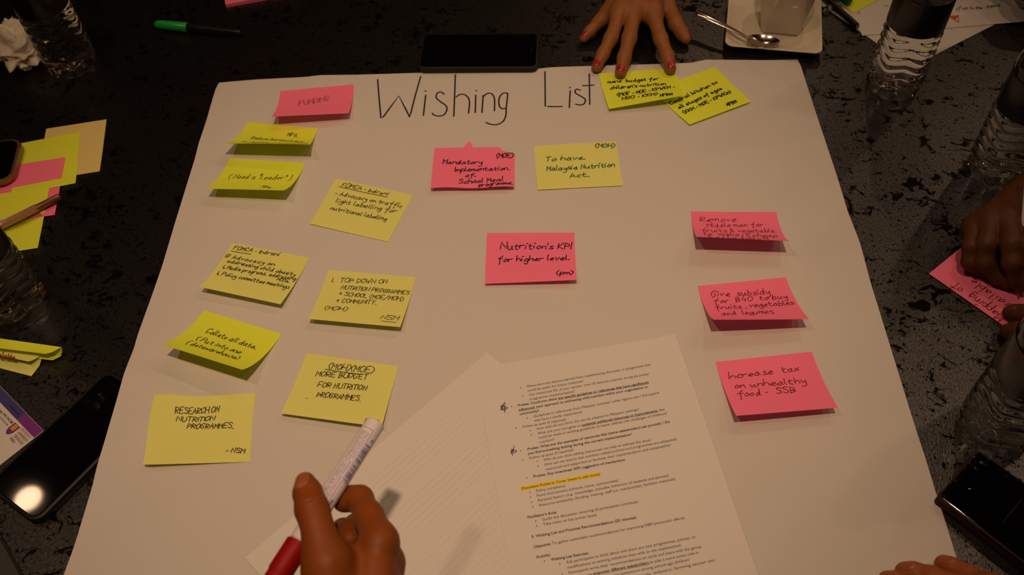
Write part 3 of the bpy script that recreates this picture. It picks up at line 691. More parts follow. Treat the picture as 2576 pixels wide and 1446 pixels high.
def page_print():
    b = MB(); hl = MB()
    zt = lambda q: np.array([q[0], q[1], pzf((q-pTL) @ pX, -((q-pTL) @ pY))+.00025])
    for tx, x0, y0, x1, y1, it, bu in LINES:
        a, c = G(x0, y0, ZP1+.001), G(x1, y1, ZP1+.001)
        ex = unit(c-a); ey = np.array([-ex[1], ex[0], 0]); L_ = np.linalg.norm(c-a); size = .0036
        runs = []
        for r in tx.split('|'):
            bo = r.startswith('*'); r = r[1:] if bo else r; un = r.startswith('_'); r = r[1:] if un else r
            V, F = text_raw(r, bo, bool(it)); runs.append([r, bo, un, V, F, V[:, 0].max()+(.28 if r.endswith(' ') else 0)])
        k = L_/sum(r[5] for r in runs); x = 0; b = MB()
        for r, bo, un, V, F, wn in runs:
            b.add(a+np.outer(V[:, 0]*k+x, ex)+np.outer(V[:, 1]*size, ey), F)
            if un: quad(b, a, ex, ey, x, -.00062, x+wn*k-.0006, -.00036)
            x += wn*k
        if bu == 1: poly(b, a, ex, ey, ell(-.0057, .0009, .00055, .00055, 10))
        if bu == 2: quad(hl, a, ex, ey, -.0008, -.0011, L_+.0006, .0034)
        mk('text_line', np.array([zt(q) for q in np.concatenate(b.V)]), b.F, PRINT, pg)
    Vh = np.array([zt(q)-[0, 0, .0001] for q in np.concatenate(hl.V)]); mk('highlighter_stripe', Vh, hl.F, YEL, pg)
    star = [[(430, 800), (470, 735), (470, 735), (478, 838), (478, 838), (424, 775), (424, 775), (497, 792), (490, 806), (428, 822), (428, 822), (468, 740)], [(462, 775), (470, 845)], [(440, 765), (440, 815)]]
    st2 = [[(572, 1205), (553, 1310)], [(540, 1250), (570, 1282), (570, 1282), (598, 1262), (580, 1252), (536, 1270)], [(545, 1240), (545, 1290)], [(560, 1240), (538, 1285)]]
    for ST in (star, st2):
        s = MB()
        for S_ in ST:
            P = catmull([np.array([1160+x/4.293, 840+y/4.293]) for x, y in S_], 3)
            ribbon(s, [zt(G(x, y, ZP1+.001))+[0, 0, .0002] for x, y in P], .0006, UP)
        s.mk('pen_star', INKP, pg)
    # print of the far side showing faintly through the turned-over page
    s = MB(); r4 = np.random.default_rng(8); eB = np.array([-e1[1], e1[0], 0]); eB = -eB if eB[1] > 0 else eB
    for i in range(30):
        yy = .022+i*.0058; xx = .03+r4.uniform(0, .01)
        if i in (5, 6, 13, 14, 21): continue
        end = r4.uniform(.16, .265)
        while xx < end:
            w_ = r4.uniform(.004, .013); q = c0+e1*xx+eB*yy; q[2] = ZP0+.0003
            quad(s, q, e1, eB, 0, 0, w_, .0016); xx += w_+.0018
    o = s.mk('show_through_print', mat('faint_print', (.632, .612, .583), .6, .3), pg2); tag(o, kind='stuff')
page_print()

# ================================================================== blank notes, phone and pen at the left edge
def flat_note(tr, br, m, label, z, w_=.076, name='sticky_note', curl=.0012):
    A, B = G(*tr, z), G(*br, z); Vd = unit(B-A); L_ = np.linalg.norm(B-A); X = np.array([-Vd[1], Vd[0], 0])   # X points right
    if X[0] < 0: X = -X
    n = 9; V = []
    for j in range(n):
        for i in range(n):
            u, v = i/(n-1), j/(n-1); p = A-X*w_*(1-u)+Vd*L_*v; p[2] = z+curl*max(0, v-.5)*2*v; V.append(p)
    F = gridF(n, n); F = [tuple(reversed(f)) for f in F]
    return tag(mk(name, V, F, m, smooth=True), label, 'sticky note'), A, X, Vd
flat_note((268, 300), (251.6, 432.4), CREAM, 'blank cream sticky note, farthest of the loose notes by the rose-gold pen', .0006)
flat_note((201, 332), (191.6, 463.4), LIME, 'blank yellow sticky note lying on the cream one', .0014, curl=.002)
flat_note((164, 395), (138.7, 542), PINK, 'blank pink sticky note among the loose yellow ones', .0026)
flat_note((124.6, 468), (96, 625), LIME, 'blank yellow sticky note under the rose-gold pen', .0036)
# bronze edged phone on those notes
zc = .0052
a, c = G(58, 352, zc+.006), G(36, 440, zc+.006)
Yd = unit(a-c); Xd = np.array([Yd[1], -Yd[0], 0]); hw = .0765
pc = (a+c)/2-Xd*.079+Yd*(-.004)
phone('smartphone', pc, Yd, -Xd, hw, .158, .0085, .016, 'dark smartphone with bronze rounded edge resting on loose sticky notes', BROWNM, zc, .0035, cam_hole=False)
# rose gold pen
z = .0105
p1, p0 = G(150, 494, z), G(0, 569, z); d = unit(p1-p0)
t = thing('pen', p1*[1, 1, 0], 'rose-gold metal pen with a flat engraved clip, lying over blank notes', 'pen')
V, F = lathe(p1-d*.14, d, [(0, .0012), (.010, .0028), (.02, .0047), (.112, .0048)], 24); mk('barrel', V, F, ROSE, t, True)
V, F = lathe(p1-d*.14, d, [(.112, .0042), (.113, .0040), (.139, .0040), (.14, .0034)], 24); mk('push_button', V, F, BROWNM, t, True)
sd = unit(np.cross(d, UP)); sd = sd if sd[1] < 0 else -sd
q = p1-d*.028; b = MB()
ca, cb = q+UP*.0052+sd*.0005, q-d*.046+UP*.0046+sd*.0015
nrm = unit(UP*.92+sd*.38); cw = unit(np.cross(nrm, d)); cw = cw if cw @ sd > 0 else -cw
W2 = .0118
prof = [(0, -.001, W2), (.004, -.001, W2), (.03, -.0006, W2*.9), (.041, .001, W2*.62), (.046, .0035, W2*.42)]
V = []
for s_, o0, o1 in prof:
    base = ca+(cb-ca)*(s_/.046)
    V += [base+cw*o0-nrm*.0004, base+cw*o1-nrm*.0004, base+cw*o1+nrm*.0004, base+cw*o0+nrm*.0004]
F = gridF(4, len(prof), True)+[(3, 2, 1, 0), tuple(4*(len(prof)-1)+i for i in range(4))]
cl = mk('clip', V, F, mat('smoky_clear_clip', (.93, .88, .74), .08, .5, trans=1., ior=1.42), t)
b = MB(); o = ca+(cb-ca)*.66+cw*(W2*.62)+nrm*.0006
text_on(b, 'Lusef', o, d, -cw, size=.0065); quad(b, o, d, -cw, .001, -.0017, .017, -.0013); b.mk('engraved_name', mat('engraving_brown', (.25, .12, .02), .4), cl)
# folded notes with red writing
def folded(fl, fr, top, bot, m, label, lines, ztop, ztip, zback=.001):
    """a note creased along fl-fr; the top leaf stands open towards the reader, the bottom leaf lies on the cloth"""
    A, B = G(*fl, ztop), G(*fr, ztop); X = unit(B-A)
    n = 12; V = []
    T0, T1 = G(*top[0], ztip), G(*top[1], ztip); B0, B1 = G(*bot[0], zback), G(*bot[1], zback)
    ext = .05
    A = A-X*ext; T0 = T0-X*ext; B0 = B0-X*ext
    rows = [(T0, T1, 0), (T0*.66+A*.34, T1*.66+B*.34, -.0015), (T0*.33+A*.67, T1*.33+B*.67, -.0006), (A, B, 0), (A*.85+B0*.15-UP*ztop*.35, B*.85+B1*.15-UP*ztop*.35, 0), (A*.6+B0*.4-UP*ztop*.5, B*.6+B1*.4-UP*ztop*.5, 0), (B0, B1, 0)]
    for a_, b_, dz in rows:
        for i in range(n): V.append(a_+(b_-a_)*i/(n-1)+UP*dz)
    V = np.array(V); V[:, 2] = np.maximum(V[:, 2], .0008)
    o = tag(mk('sticky_note', V, gridF(n, len(rows)), m, smooth=True), label, 'sticky note')
    if lines:
        bm = MB()
        for tx, x0, y0, x1, y1, hp, zz in lines:
            a_, c_ = G(x0, y0, zz), G(x1, y1, zz); ex = unit(c_-a_); tp = G(x0, y0-hp, zz+.004); ey = tp-a_; st, W_ = glyph_runs(tx, .2)
            k = np.linalg.norm(c_-a_)/W_
            for P in st: ribbon(bm, a_+np.outer(P[:, 0]*k, ex)+np.outer(P[:, 1]/6, ey), .0011, UP)
        bm.mk('handwriting', INKR, o)
    return o
folded((0, 868), (104, 893), [(0, 897), (71, 909)], [(0, 925), (79, 946)], PALE, 'folded pale yellow sticky note with red handwriting, under the folded lime one', [('Available', -20, 893, 36, 902, 11, .0125)], .009, .0105)
folded((0, 851), (155, 873), [(0, 878), (114, 890)], [(0, 893), (132, 906)], LIME, 'folded lime yellow sticky note by the bottle, lying over the red-written one', [], .014, .0175, .0065)

# ================================================================== name card, slate cover
z = .0007
cTR = G(110, 1083, z); cX = unit(cTR-G(0, 970, z)); cY = np.array([-cX[1], cX[0], 0])
card = tag(mk('name_card', *slab(np.array([*(cTR-cX*.075-cY*.05)[:2], 0]), cX, cY, .15, .10, .0008, .001, .0002), mat('card_white', (.60, .56, .54), .4, .4)), 'white printed card with navy and purple band, crest and small portrait, under the phone', 'card')
zz = np.array([0, 0, .0010]); o = np.array([cTR[0], cTR[1], 0])+zz
k = .098/.1
b = MB(); quad(b, o, cX, cY, -.149, -.0105, -.0315, -.0003); b.mk('navy_band', NAVY, card)
b = MB(); quad(b, o, cX, cY, -.0313, -.0105, -.0003, -.0003); b.mk('purple_band', PURPLE, card)
b = MB()
text_on(b, 'Mahenderan Appukutty, PhD FACSM', o-cX*.082-cY*.0165, cX, cY, size=.0036, bold=True, width=.05)
text_on(b, 'ASSOCIATE PROFESSOR', o-cX*.075-cY*.0205, cX, cY, size=.0027, width=.042)
for i, s_ in enumerate(('Sport and Wellness Clinic', 'and Sport Programme', 'and Recreation', 'Universiti (UiTM)', 'UiTM')):
    text_on(b, s_, o-cX*.078-cY*(.027+.0042*i), cX, cY, size=.0032, width=.036-.004*i)
b.mk('printed_name', PRINT, card)
b = MB(); text_on(b, 'www.uitm.edu.my', o-cX*.052-cY*.0070, cX, cY, size=.0036, width=.018); b.mk('web_address', mat('print_pale', (.35, .33, .4), .6), card)
b = MB()
for i, s_ in enumerate(('UNIVERSITI', 'TEKNOLOGI', 'MARA')): text_on(b, s_, o-cX*.0185-cY*(.0185+.0042*i), cX, cY, size=.0044, width=(.016, .0155, .008)[i])
b.mk('university_name', PRINT, card)
b = MB(); text_on(b, 'UNIVERSITI', o-cX*.021-cY*.0142, cX, cY, size=.0042, width=.018, italic=True); b.mk('magenta_name', mat('print_magenta', (.42, .04, .22), .5), card)
b = MB(); poly(b, o-cX*.026-cY*.018, cX, cY, [(-.0045, .005), (.0045, .005), (.0045, -.003), (.0025, -.0065), (0, -.008), (-.0025, -.0065), (-.0045, -.003)]); cr = b.mk('crest', PURPLE, card)
b = MB(); quad(b, o-cX*.026-cY*.018+UP*.0001, cX, cY, -.0028, -.002, .0028, .004); poly(b, o-cX*.026-cY*.018+UP*.0001, cX, cY, [(-.001, .0047), (.001, .0047), (.0022, .004), (-.0022, .004)]); b.mk('crest_charge', GOLDP, cr)
po = o-cX*.030-cY*.046
b = MB(); poly(b, po-UP*.0001, cX, cY, ell(0, .0025, .0068, .0088, 24)); b.mk('portrait_hair', HAIRP, card)
b = MB(); poly(b, po, cX, cY, ell(0, 0, .0058, .0078, 24)); poly(b, po-UP*.00005, cX, cY, [(-.003, -.005), (.003, -.005), (.0035, -.012), (-.0035, -.012)]); b.mk('portrait_face', FACEP, card)
b = MB(); poly(b, po-UP*.00008, cX, cY, [(-.004, -.0105), (.004, -.0105), (.013, -.015), (.014, -.030), (-.014, -.030), (-.013, -.015)]); b.mk('portrait_jacket', mat('print_blue_suit', (.05, .09, .2), .5), card)
b = MB()
for sx in (-1, 1): poly(b, po+UP*.0001, cX, cY, ell(sx*.0023, .0012, .001, .0005, 8)); poly(b, po+UP*.0001, cX, cY, ell(sx*.0023, .0025, .0015, .0004, 8))
poly(b, po+UP*.0001, cX, cY, ell(0, -.0042, .0018, .0005, 8)); b.mk('portrait_features', HAIRP, card)
ea, eb = G(0, 1355, .009), G(50, 1446, .009); sY = unit(eb-ea); sX = np.array([-sY[1], sY[0], 0]); sX = sX if sX[0] > 0 else -sX
nb = thing('notebook', np.array([*(ea-sX*.07)[:2], 0]), 'dark grey slate-covered notebook at the corner beside the phone', 'notebook')
mid = np.array([*((ea+eb)/2)[:2], 0])-sX*.075+sY*.01
V, F = slab(mid, sX, sY, .15, .21, .009, .006, .001); mk('pages', *slab(mid+UP*.001, sX, sY, .147, .207, .007, .004, .0005), PAGE, nb); 
mk('cover', *slab(mid+UP*.008, sX, sY, .15, .21, .0014, .006, .0005), SLATE, nb); mk('back_cover', *slab(mid, sX, sY, .15, .21, .0012, .006, .0004), SLATE, nb)

# ================================================================== far phone, phone at lower right
z = .0095
fa, fb, fc, fd = G(1067, 88, z), G(1350, 85, z), G(1351, 168, z), G(1056, 168, z)
Xd = unit((fb-fa)+(fc-fd)); Yd = np.array([-Xd[1], Xd[0], 0]); ctr = (fa+fb+fc+fd)/4
phone('smartphone', ctr, Yd, Xd, .074, .159, z, .009, 'black smartphone in a dark case above the Wishing List title', BLKR, 0, .0028)
z = .0145
qa, qb = G(2352, 1243, z), G(2456, 1126, z); Xd = unit(qb-qa); Yd = np.array([Xd[1], -Xd[0], 0])
wq = np.linalg.norm(qb-qa)
pr = thing('smartphone', np.array([*((qa+qb)/2+Yd*.08)[:2], 0]), 'dark folding smartphone with maroon metal edges, touching the right edge of the chart paper', 'phone')
cq = np.array([*((qa+qb)/2+Yd*.081)[:2], 0])
mk('lower_half', *slab(cq+UP*.0014, Xd, Yd, wq, .158, .0062, .004, .0012), MAROON, pr); mk('upper_half', *slab(cq+UP*.0080, Xd, Yd, wq, .158, .0062, .004, .0012), MAROON, pr)
sc = mk('screen', *slab(cq+UP*.0139, Xd, Yd, wq-.003, .155, .0009, .003, .0003), GLASSY, pr)
b = MB(); oo = cq+UP*.01495; quad(b, oo, Xd, Yd, -.014, -.028, .016, -.0278); quad(b, oo, Xd, Yd, -.010, .000, .012, .0008); quad(b, oo, Xd, Yd, -.02, .014, .012, .036)
b.mk('dim_screen_icons', mat('screen_dim_blue', (.004, .004, .016), .2), sc)

# ================================================================== bottles
RB = .0335
def bottle(px, py, label, spin=0., group='water bottles with black labels'):
    p = G(px, py); o = thing('water_bottle', p, label, 'bottle', group)
    n = 72; Z = [0, .0006, .002, .005]+list(np.linspace(.009, .150, 74))+[.156, .162, .170, .178, .184, .188, .192, .200]
    V = []
    th = np.arange(n)*2*math.pi/n+spin
    for z in Z:
        if z < .009:
            r = np.full(n, RB*(.80+.2*math.sqrt(max(0, 1-(1-z/.009)**2))))
            r = r*(1-.07*(1-z/.012)*np.clip(np.cos(th*10)*2.2, -.3, 1))
        elif z < .0955:
            k = min(1, (z-.009)/.008)*min(1, (.0955-z)/.006)
            wav = .0085*np.abs(((th/(2*math.pi)*5) % 1)-.5)*2
            ph = (z+wav)*2*math.pi/.0125
            r = RB*(.985+.0*th)+k*.0011*np.sin(ph)
            fl = math.exp(-((z-.012)/.008)**2); r = r-fl*(.0026*np.clip(np.cos(th*10)*1.6, -.2, 1)+.0004*np.cos(th*31+z*900))
        elif z < .15: r = np.full(n, RB*.965)
        else:
            zz_ = (z-.15)/.038; r = np.full(n, RB*.965*(1-.66*min(1, zz_)**1.7) if z < .188 else .0125)
        V.append(np.stack([p[0]+r*np.cos(th), p[1]+r*np.sin(th), np.full(n, z+.0004)], 1))
    und = []     # domed underside with moulded petals
    for fr_, zz_, am in ((.32, .0125, .0012), (.55, .0095, .0026), (.70, .0045, .0022)):
        und.append(np.stack([p[0]+RB*fr_*np.cos(th), p[1]+RB*fr_*np.sin(th), zz_+.0004+am*np.cos(th*10)*.8], 1))
    V = und+V; Z = [0, 0, 0]+Z
    V = np.concatenate(V); F = gridF(n, len(Z), True); k = len(V)
    V = np.concatenate([V, [[p[0], p[1], .0135]], [[p[0], p[1], Z[-1]]]])
    F += [(k, (i+1) % n, i) for i in range(n)]; b0 = (len(Z)-1)*n; F += [(k+1, b0+i, b0+(i+1) % n) for i in range(n)]
    mk('body', V, F, WATER, o, True)
    # label sleeve
    V = []; zs = (.0965, .097, .141, .1415); rr = (RB*.985, RB*.99, RB*.99, RB*.985)
    for z, r in zip(zs, rr): V.append(np.stack([p[0]+r*np.cos(th), p[1]+r*np.sin(th), np.full(n, z)], 1))
    lb = mk('label', np.concatenate(V), gridF(n, 4, True), LABEL, o, True)
    # emblem: three rays, name below
    b = MB(); face = math.atan2(-p[1]*1., -p[0]*1.)+spin*.0; R2 = RB*.996
    def wrap(x, y): a = face+x/R2; return np.array([p[0]+R2*math.cos(a), p[1]+R2*math.sin(a), .119+y])
    def nrm(x): a = face+x/R2; return np.array([math.cos(a), math.sin(a), 0])
    for e in ((-.013, -.014), (.003, .016), (.013, -.004)):
        P = [np.array([e[0]*t_, e[1]*t_]) for t_ in np.linspace(0, 1, 8)]; ribbon(b, [wrap(*q) for q in P], .0004, [nrm(q[0]) for q in P])
    for s_, y, w_ in (('AVANTE', -.0195, .019), ('Drinking Water', .0185, .022)):
        Vt, Ft = text_raw(s_); kx = w_/Vt[:, 0].max()
        b.add([wrap(v[0]*kx-w_/2, y+v[1]*.0042) for v in Vt], Ft)
    b.mk('emblem', LABELP, lb)
    V, F = lathe(p+UP*.1995, UP, [(0, .0132), (.0005, .0142), (.012, .0142), (.0145, .0138), (.0155, .0125)], 36, fn=lambda d_, t_: 1+.02*math.cos(t_*36)); mk('cap', V, F, BLKP, o, True)
    V, F = lathe(p+UP*.1935, UP, [(0, .0135), (.001, .0158), (.003, .0158), (.004, .0135)], 36); mk('neck_ring', V, F, CLEAR, o, True)
    return o
bottle(186, 166, 'water bottle with black label standing beside the crumpled tissue', .3)
bottle(52, 778, 'water bottle with black label standing beside the blank yellow note and the folded notes', .1)
bottle(2244, 217, 'water bottle with black label standing in front of the white printed sheets', .55)
bottle(2503, 430, 'water bottle with black label standing behind the writing hand', .2)
bottle(2498, 1078, 'water bottle with black label standing against the maroon-edged phone', .8)

# ================================================================== crumpled tissue
def tissue():
    import bmesh
    bm = bmesh.new(); bmesh.ops.create_icosphere(bm, subdivisions=5, radius=1)
    r2 = np.random.default_rng(11)
    P = np.array([v.co[:] for v in bm.verts]); F = [tuple(v.index for v in f.verts) for f in bm.faces]; bm.free()
    D = np.zeros(len(P))
    for k in range(34):
        nn = unit(r2.normal(size=3)); c = r2.uniform(-.7, .7); fr = r2.uniform(1.2, 4.5)
        D += .085*(np.abs(((P @ nn-c)*fr) % 2-1)-.5)*r2.uniform(.5, 1.5)
        fr = r2.uniform(4, 9); D += .028*(np.abs(((P @ unit(r2.normal(size=3))-c)*fr) % 2-1)-.5)
    Q = P*np.clip(1+D, .55, 1.5)[:, None]
    Q += .06*np.sin(Q[:, [1, 2, 0]]*5+1)
    c = G(56, 140)
    ax = unit(G(105, 215)-G(10, 75)); ay = np.array([-ax[1], ax[0], 0])
    V = c+np.outer(Q[:, 0]*.047, ax)+np.outer(Q[:, 1]*.033, ay)+np.outer(Q[:, 2]*.021+.02, UP)
    V[:, 2] = np.maximum(V[:, 2], .0006)
    # loose flaps
    t = tag(mk('crumpled_tissue', V, F, TISSUE), 'crumpled white paper tissue lying beside a water bottle', 'tissue')
    for (px, py, s_, an) in ((28, 76, .012, 1.9), (14, 108, .015, 2.6), (62, 122, .014, .4)):
        q = G(px, py, .026); e = np.array([math.cos(an), math.sin(an), 0]); g = np.array([-e[1], e[0], 0]); n = 8; W = []
        for j in range(n):
            for i in range(n):
                u, v = i/(n-1)-.5, j/(n-1)
                W.append(q+g*u*s_*2*(1-.35*v)+e*(v-.4)*s_*1.6+UP*(.012*v*v-.018*(1-v)+.0035*math.sin(u*9+v*4+px)+.002*math.sin(v*11+u*3)))
        W = np.array(W); W[:, 2] = np.maximum(W[:, 2], .001); mk('loose_fold', W, gridF(n, n), TISSUE, t, True)
tissue()

# ================================================================== green marker, pink pad
z = .0068; p0, p1 = G(390, 61, z), G(606, 82, z); d = unit(p1-p0); L_ = np.linalg.norm(p1-p0)
t = thing('marker_pen', np.array([*p0[:2], 0]), 'fine marker with green cap and black barrel lying on the bare cloth', 'pen')
V, F = lathe(p0, d, [(0, .0028), (.0015, .0045), (.004, .0056), (.012, .0063), (L_*.38, .0068), (L_*.385, .0063)], 28); mk('cap', V, F, GREENC, t, True)
V, F = lathe(p0, d, [(L_*.385, .0058), (L_*.39, .0060), (L_*.6, .0060), (L_*.9, .0048), (L_*.985, .0042), (L_, .0036)], 28); mk('barrel', V, F, BLKP, t, True)
q0, q1 = G(567, 12, .005), G(648, -3, .005); Xd = unit(q1-q0); Yd = np.array([-Xd[1], Xd[0], 0])
t = tag(mk('sticky_note_pad', *slab(np.array([*(q0+Xd*.0505+Yd*.038)[:2], 0]), Xd, Yd, .101, .076, .0055, .0004, .0001, 2), PINK), 'thick pink pad of sticky notes at the far side of the table', 'note pad')

# ================================================================== saucer, cup, spoon
zs = .013
a, c = G(1823, 116, zs), G(2069, 137, zs); Xd = unit(c-a); Yd = np.array([-Xd[1], Xd[0], 0]); SW = np.linalg.norm(c-a)
sc0 = np.array([*((a+c)/2+Yd*SW/2)[:2], 0])
def saucer():
    n = 44; k = 9
    rings = []
    for s_, z in ((.52, .0006), (.56, .001), (.62, .0028), (.80, .0068), (.97, .0118), (1., .0130), (.995, .0138), (.975, .0138), (.93, .0120), (.80, .0082), (.66, .0052), (.56, .0045)):
        P = rrect(SW*s_, SW*s_, SW*s_*(.09+.33*(1-s_)), k)
        P = P*1.0
        zz = np.full(len(P), z)
        if s_ > .9:    # corners lifted a little more than the sides
            e = np.abs(P[:, 0]*P[:, 1])/(SW*SW/4); zz = zz+.0015*e-.0008
        rings.append(np.stack([P[:, 0], P[:, 1], zz], 1))
    m = len(rings[0]); Q = np.concatenate(rings)
    V = sc0+np.outer(Q[:, 0], Xd)+np.outer(Q[:, 1], Yd)+np.outer(Q[:, 2], UP)
    F = gridF(m, len(rings), True)+[tuple(range(m))[::-1], tuple((len(rings)-1)*m+i for i in range(m))]
    o = tag(mk('saucer', V, F, CERAM, smooth=True), 'square white ceramic saucer under the coffee cup', 'saucer')
    return o
so = saucer()
cb_ = (G(1914, 81, .006)+G(2011, 90, .006))/2; cdir = unit(G(2011, 90, .006)-G(1914, 81, .006)); cY_ = np.array([-cdir[1], cdir[0], 0])
cc = np.array([*(cb_+cY_*.026)[:2], .0047])
cup = thing('coffee_cup', cc, 'white square-based ceramic cup with coffee drips, standing on the square saucer', 'cup')
rings = []
for s_, z in ((.023, 0), (.0255, .0008), (.0262, .004), (.031, .030), (.0375, .066), (.0385, .068), (.037, .068), (.035, .064), (.029, .030), (.024, .008)):
    P = rrect(2*s_, 2*s_, s_*(.22+.5*min(1, z/.068)), 6); rings.append(np.stack([P[:, 0], P[:, 1], np.full(len(P), z)], 1))
m_ = len(rings[0]); Q = np.concatenate(rings); V = cc+np.outer(Q[:, 0], cdir)+np.outer(Q[:, 1], cY_)+np.outer(Q[:, 2], UP)
mk('cup_body', V, gridF(m_, len(rings), True)+[tuple(range(m_))[::-1], tuple((len(rings)-1)*m_+i for i in range(m_))], CERAM, cup, True)
b = MB(); tube(b, catmull([cc+cY_*y+UP*z for y, z in ((.034, .052), (.050, .052), (.056, .040), (.050, .026), (.030, .022))], 6), .004, 12); b.mk('handle', CERAM, cup, True)
V = [cc+cdir*x+cY_*y+UP*.052 for x, y in rrect(.064, .064, .02, 6)]; mk('coffee', V, [tuple(range(len(V)))], mat('black_coffee', (.03, .012, .004), .08), cup)
b = MB()
for w_, x0, z1 in ((.0035, -.0262, .016), (.002, -.0262, .024)):
    P = [cc+cdir*(x0-.0012-z*.17)+cY_*(w_*3-.016+.003*math.sin(z*200))+UP*z for z in np.linspace(0.001, z1, 8)]; ribbon(b, P, w_, -cdir)
P = [cc+cdir*x-cY_*.0268+UP*.0012 for x in np.linspace(-.021, .022, 10)]; ribbon(b, P, .0012, -cY_)
b.mk('coffee_drip', COFFEE, cup)
# spoon
h0, h1, bw = G(1752, 31, .026), G(1886, 98, .0185), G(1962, 106, .0155)
def spoon():
    t = thing('teaspoon', np.array([*bw[:2], .0]), 'steel teaspoon lying across the saucer edge with its bowl by the cup', 'spoon')
    P = catmull([h0, h0*.75+h1*.25+UP*.0015, h0*.35+h1*.65+UP*.0012, h1], 8); n = len(P); V = []
    ax = unit(h1-h0); sd = unit(np.cross(ax, UP))
    for i, p in enumerate(P):
        f_ = i/(n-1); wd = .0042*(1-f_)**.8+.0017; th = .0011+.0006*f_
        if i == 0: wd *= .55
        for k in range(10):
            an = 2*math.pi*k/10; V.append(p+sd*wd*math.cos(an)+UP*th*math.sin(an))
    F = gridF(10, n, True)+[tuple(range(10))[::-1], tuple((n-1)*10+i for i in range(10))]
    mk('handle', V, F, STEEL, t, True)
    bx = unit((bw-h1)*[1, 1, 0]); by = np.array([-bx[1], bx[0], 0]); L2 = np.linalg.norm((bw-h1)[:2])+.004; cen = h1*.5+bw*.5-bx*.002; nr, na = 9, 28; V = []; cen[2] = .0155
    for side in (0, 1):
        for j in range(nr):
            r = (j+.001)/(nr-1)
            for k in range(na):
                an = 2*math.pi*k/na; x = r*math.cos(an)*L2/2; y = r*math.sin(an)*L2*.32*(1-.22*math.cos(an))
                z = -.0062*(1-r*r)+(0 if side == 0 else -.0010)+.0014*abs(math.cos(an))*r
                V.append(cen+bx*x+by*y+UP*z)
    F = gridF(na, nr, True); k0 = na*nr; F2 = [tuple(i+k0 for i in reversed(f)) for f in F]; rim = [(k0-na+i, k0-na+(i+1) % na, 2*k0-na+(i+1) % na, 2*k0-na+i) for i in range(na)]
    mk('bowl', V, F+F2+rim, STEEL, t, True)
spoon()

# ================================================================== papers, pens and note at the far right
z = .0008
cA = G(2293, 168, z); eL = unit(G(2154, 74, z)-cA); eR = unit(G(2495, 65, z)-cA); eL = unit(eL-eR*(eL @ eR)*.5); 
sh = tag(mk('printed_sheet', [cA, cA+eR*.297, cA+eR*.297+eL*.21, cA+eL*.21], [(0, 1, 2, 3)], PAGE), 'white sheet under the far water bottle, lowest of the two far sheets', 'paper')
z = .0016
s0, s1 = G(2188, 88, z), G(2576, 54, z); eX = unit(s1-s0); eYv = np.array([-eX[1], eX[0], 0])
s0 = s0-eX*.01
sh2 = tag(mk('printed_sheet', [s0, s0+eX*.27, s0+eX*.27+eYv*.2, s0+eYv*.2], [(0, 1, 2, 3)], PAGE), 'white sheet with orange triangle logo and pen notes, lying on the other far sheet', 'paper')
z = .0021; b = MB()
b.add([G(2384.5, 40, z), G(2412.6, 38, z), G(2412.6, 56.5, z)], [(0, 2, 1)]); lg = b.mk('orange_logo', ORANGE, sh2)
b = MB(); z = .0024; b.add([G(2403, 50, z), G(2411, 43, z), G(2410, 53, z)], [(0, 2, 1)]); b.mk('logo_window', PAGE, lg)
b = MB(); z = .0021
oo = G(2381, 52, z); text_on(b, 'E', oo-eX*.002, eX, eYv, size=.010); b.mk('orange_letter', ORANGE, sh2); b = MB(); oo = G(2156, 34, z); text_on(b, 'F:', oo, unit(G(2170, 38, z)-oo), unit(G(2158, 27, z)-oo), size=.008); b.mk('orange_letters', ORANGE, sh2)
for tx, x0, y0, x1, y1, hp in (('of ut to the', 2405, 24, 2470, 22, 8), ('training', 2482, 20, 2515, 15, 8), ('-', 2222, 16, 2232, 16, 6)):
    b = MB(); a_, c_ = G(x0, y0, z), G(x1, y1, z); ex = unit(c_-a_); ey = G(x0, y0-hp, z)-a_; st, W_ = glyph_runs(tx, .2); k_ = np.linalg.norm(c_-a_)/W_
    for P in st: ribbon(b, a_+np.outer(P[:, 0]*k_, ex)+np.outer(P[:, 1]/6, ey), .0009, UP)
    b.mk('pen_note', mat('ink_grey', (.16, .15, .15), .6), sh2)
# lime note with a green marker on it
z = .0024; n0 = G(2148, 31.5, z); nl = unit(G(2100, 0, z)-n0); nr_ = unit(G(2210, 0, z)-n0)
tag(mk('sticky_note', [n0, n0+nr_*.101, n0+nr_*.101+nl*.076, n0+nl*.076], [(0, 1, 2, 3)], LIME), 'blank lime sticky note under a dark green marker, on the far white sheets', 'sticky note')
z = .0095; g0, g1 = G(2141, 4, z), G(2085, -22, z); d = unit(g1-g0)
t = thing('marker_pen', np.array([*g0[:2], .0024]), 'dark green marker lying on the far lime note', 'pen')
V, F = lathe(g0, d, [(0, .0045), (.001, .0062), (.045, .0066), (.046, .0060)], 24); mk('cap', V, F, DGREEN, t, True)
V, F = lathe(g0, d, [(.046, .0058), (.12, .0058), (.13, .004)], 24); mk('barrel', V, F, BLKP, t, True)
z = .0062; b0, b1 = G(2157, 66, z), G(2070, -12, z); d = unit(b1-b0)
t = thing('pen', np.array([*b0[:2], 0]), 'slim black ballpoint pen lying across the edge of the far white sheet', 'pen')
V, F = lathe(b0, d, [(0, .0030), (.0008, .0038), (.012, .0040), (.09, .0042), (.13, .0042), (.142, .002)], 24); mk('barrel', V, F, BLKP, t, True)
V, F = lathe(b0-d*.0012, d, [(0, .0022), (.0012, .0030)], 16); mk('end_plug', V, F, mat('grey_plug', (.12, .10, .08), .3), t, True)
z = .005; k0, k1 = G(2070, 27, z), G(2102, 14, z); d = unit(k1-k0)
t = tag(mk('clear_plastic_cap', *lathe(k0, d, [(0, .003), (.001, .0042), (.02, .0042), (.021, .0036), (.03, .0034), (.0305, .002)], 20), CLEAR, smooth=True), 'small clear plastic pen cap lying between saucer and black pen', 'pen cap')

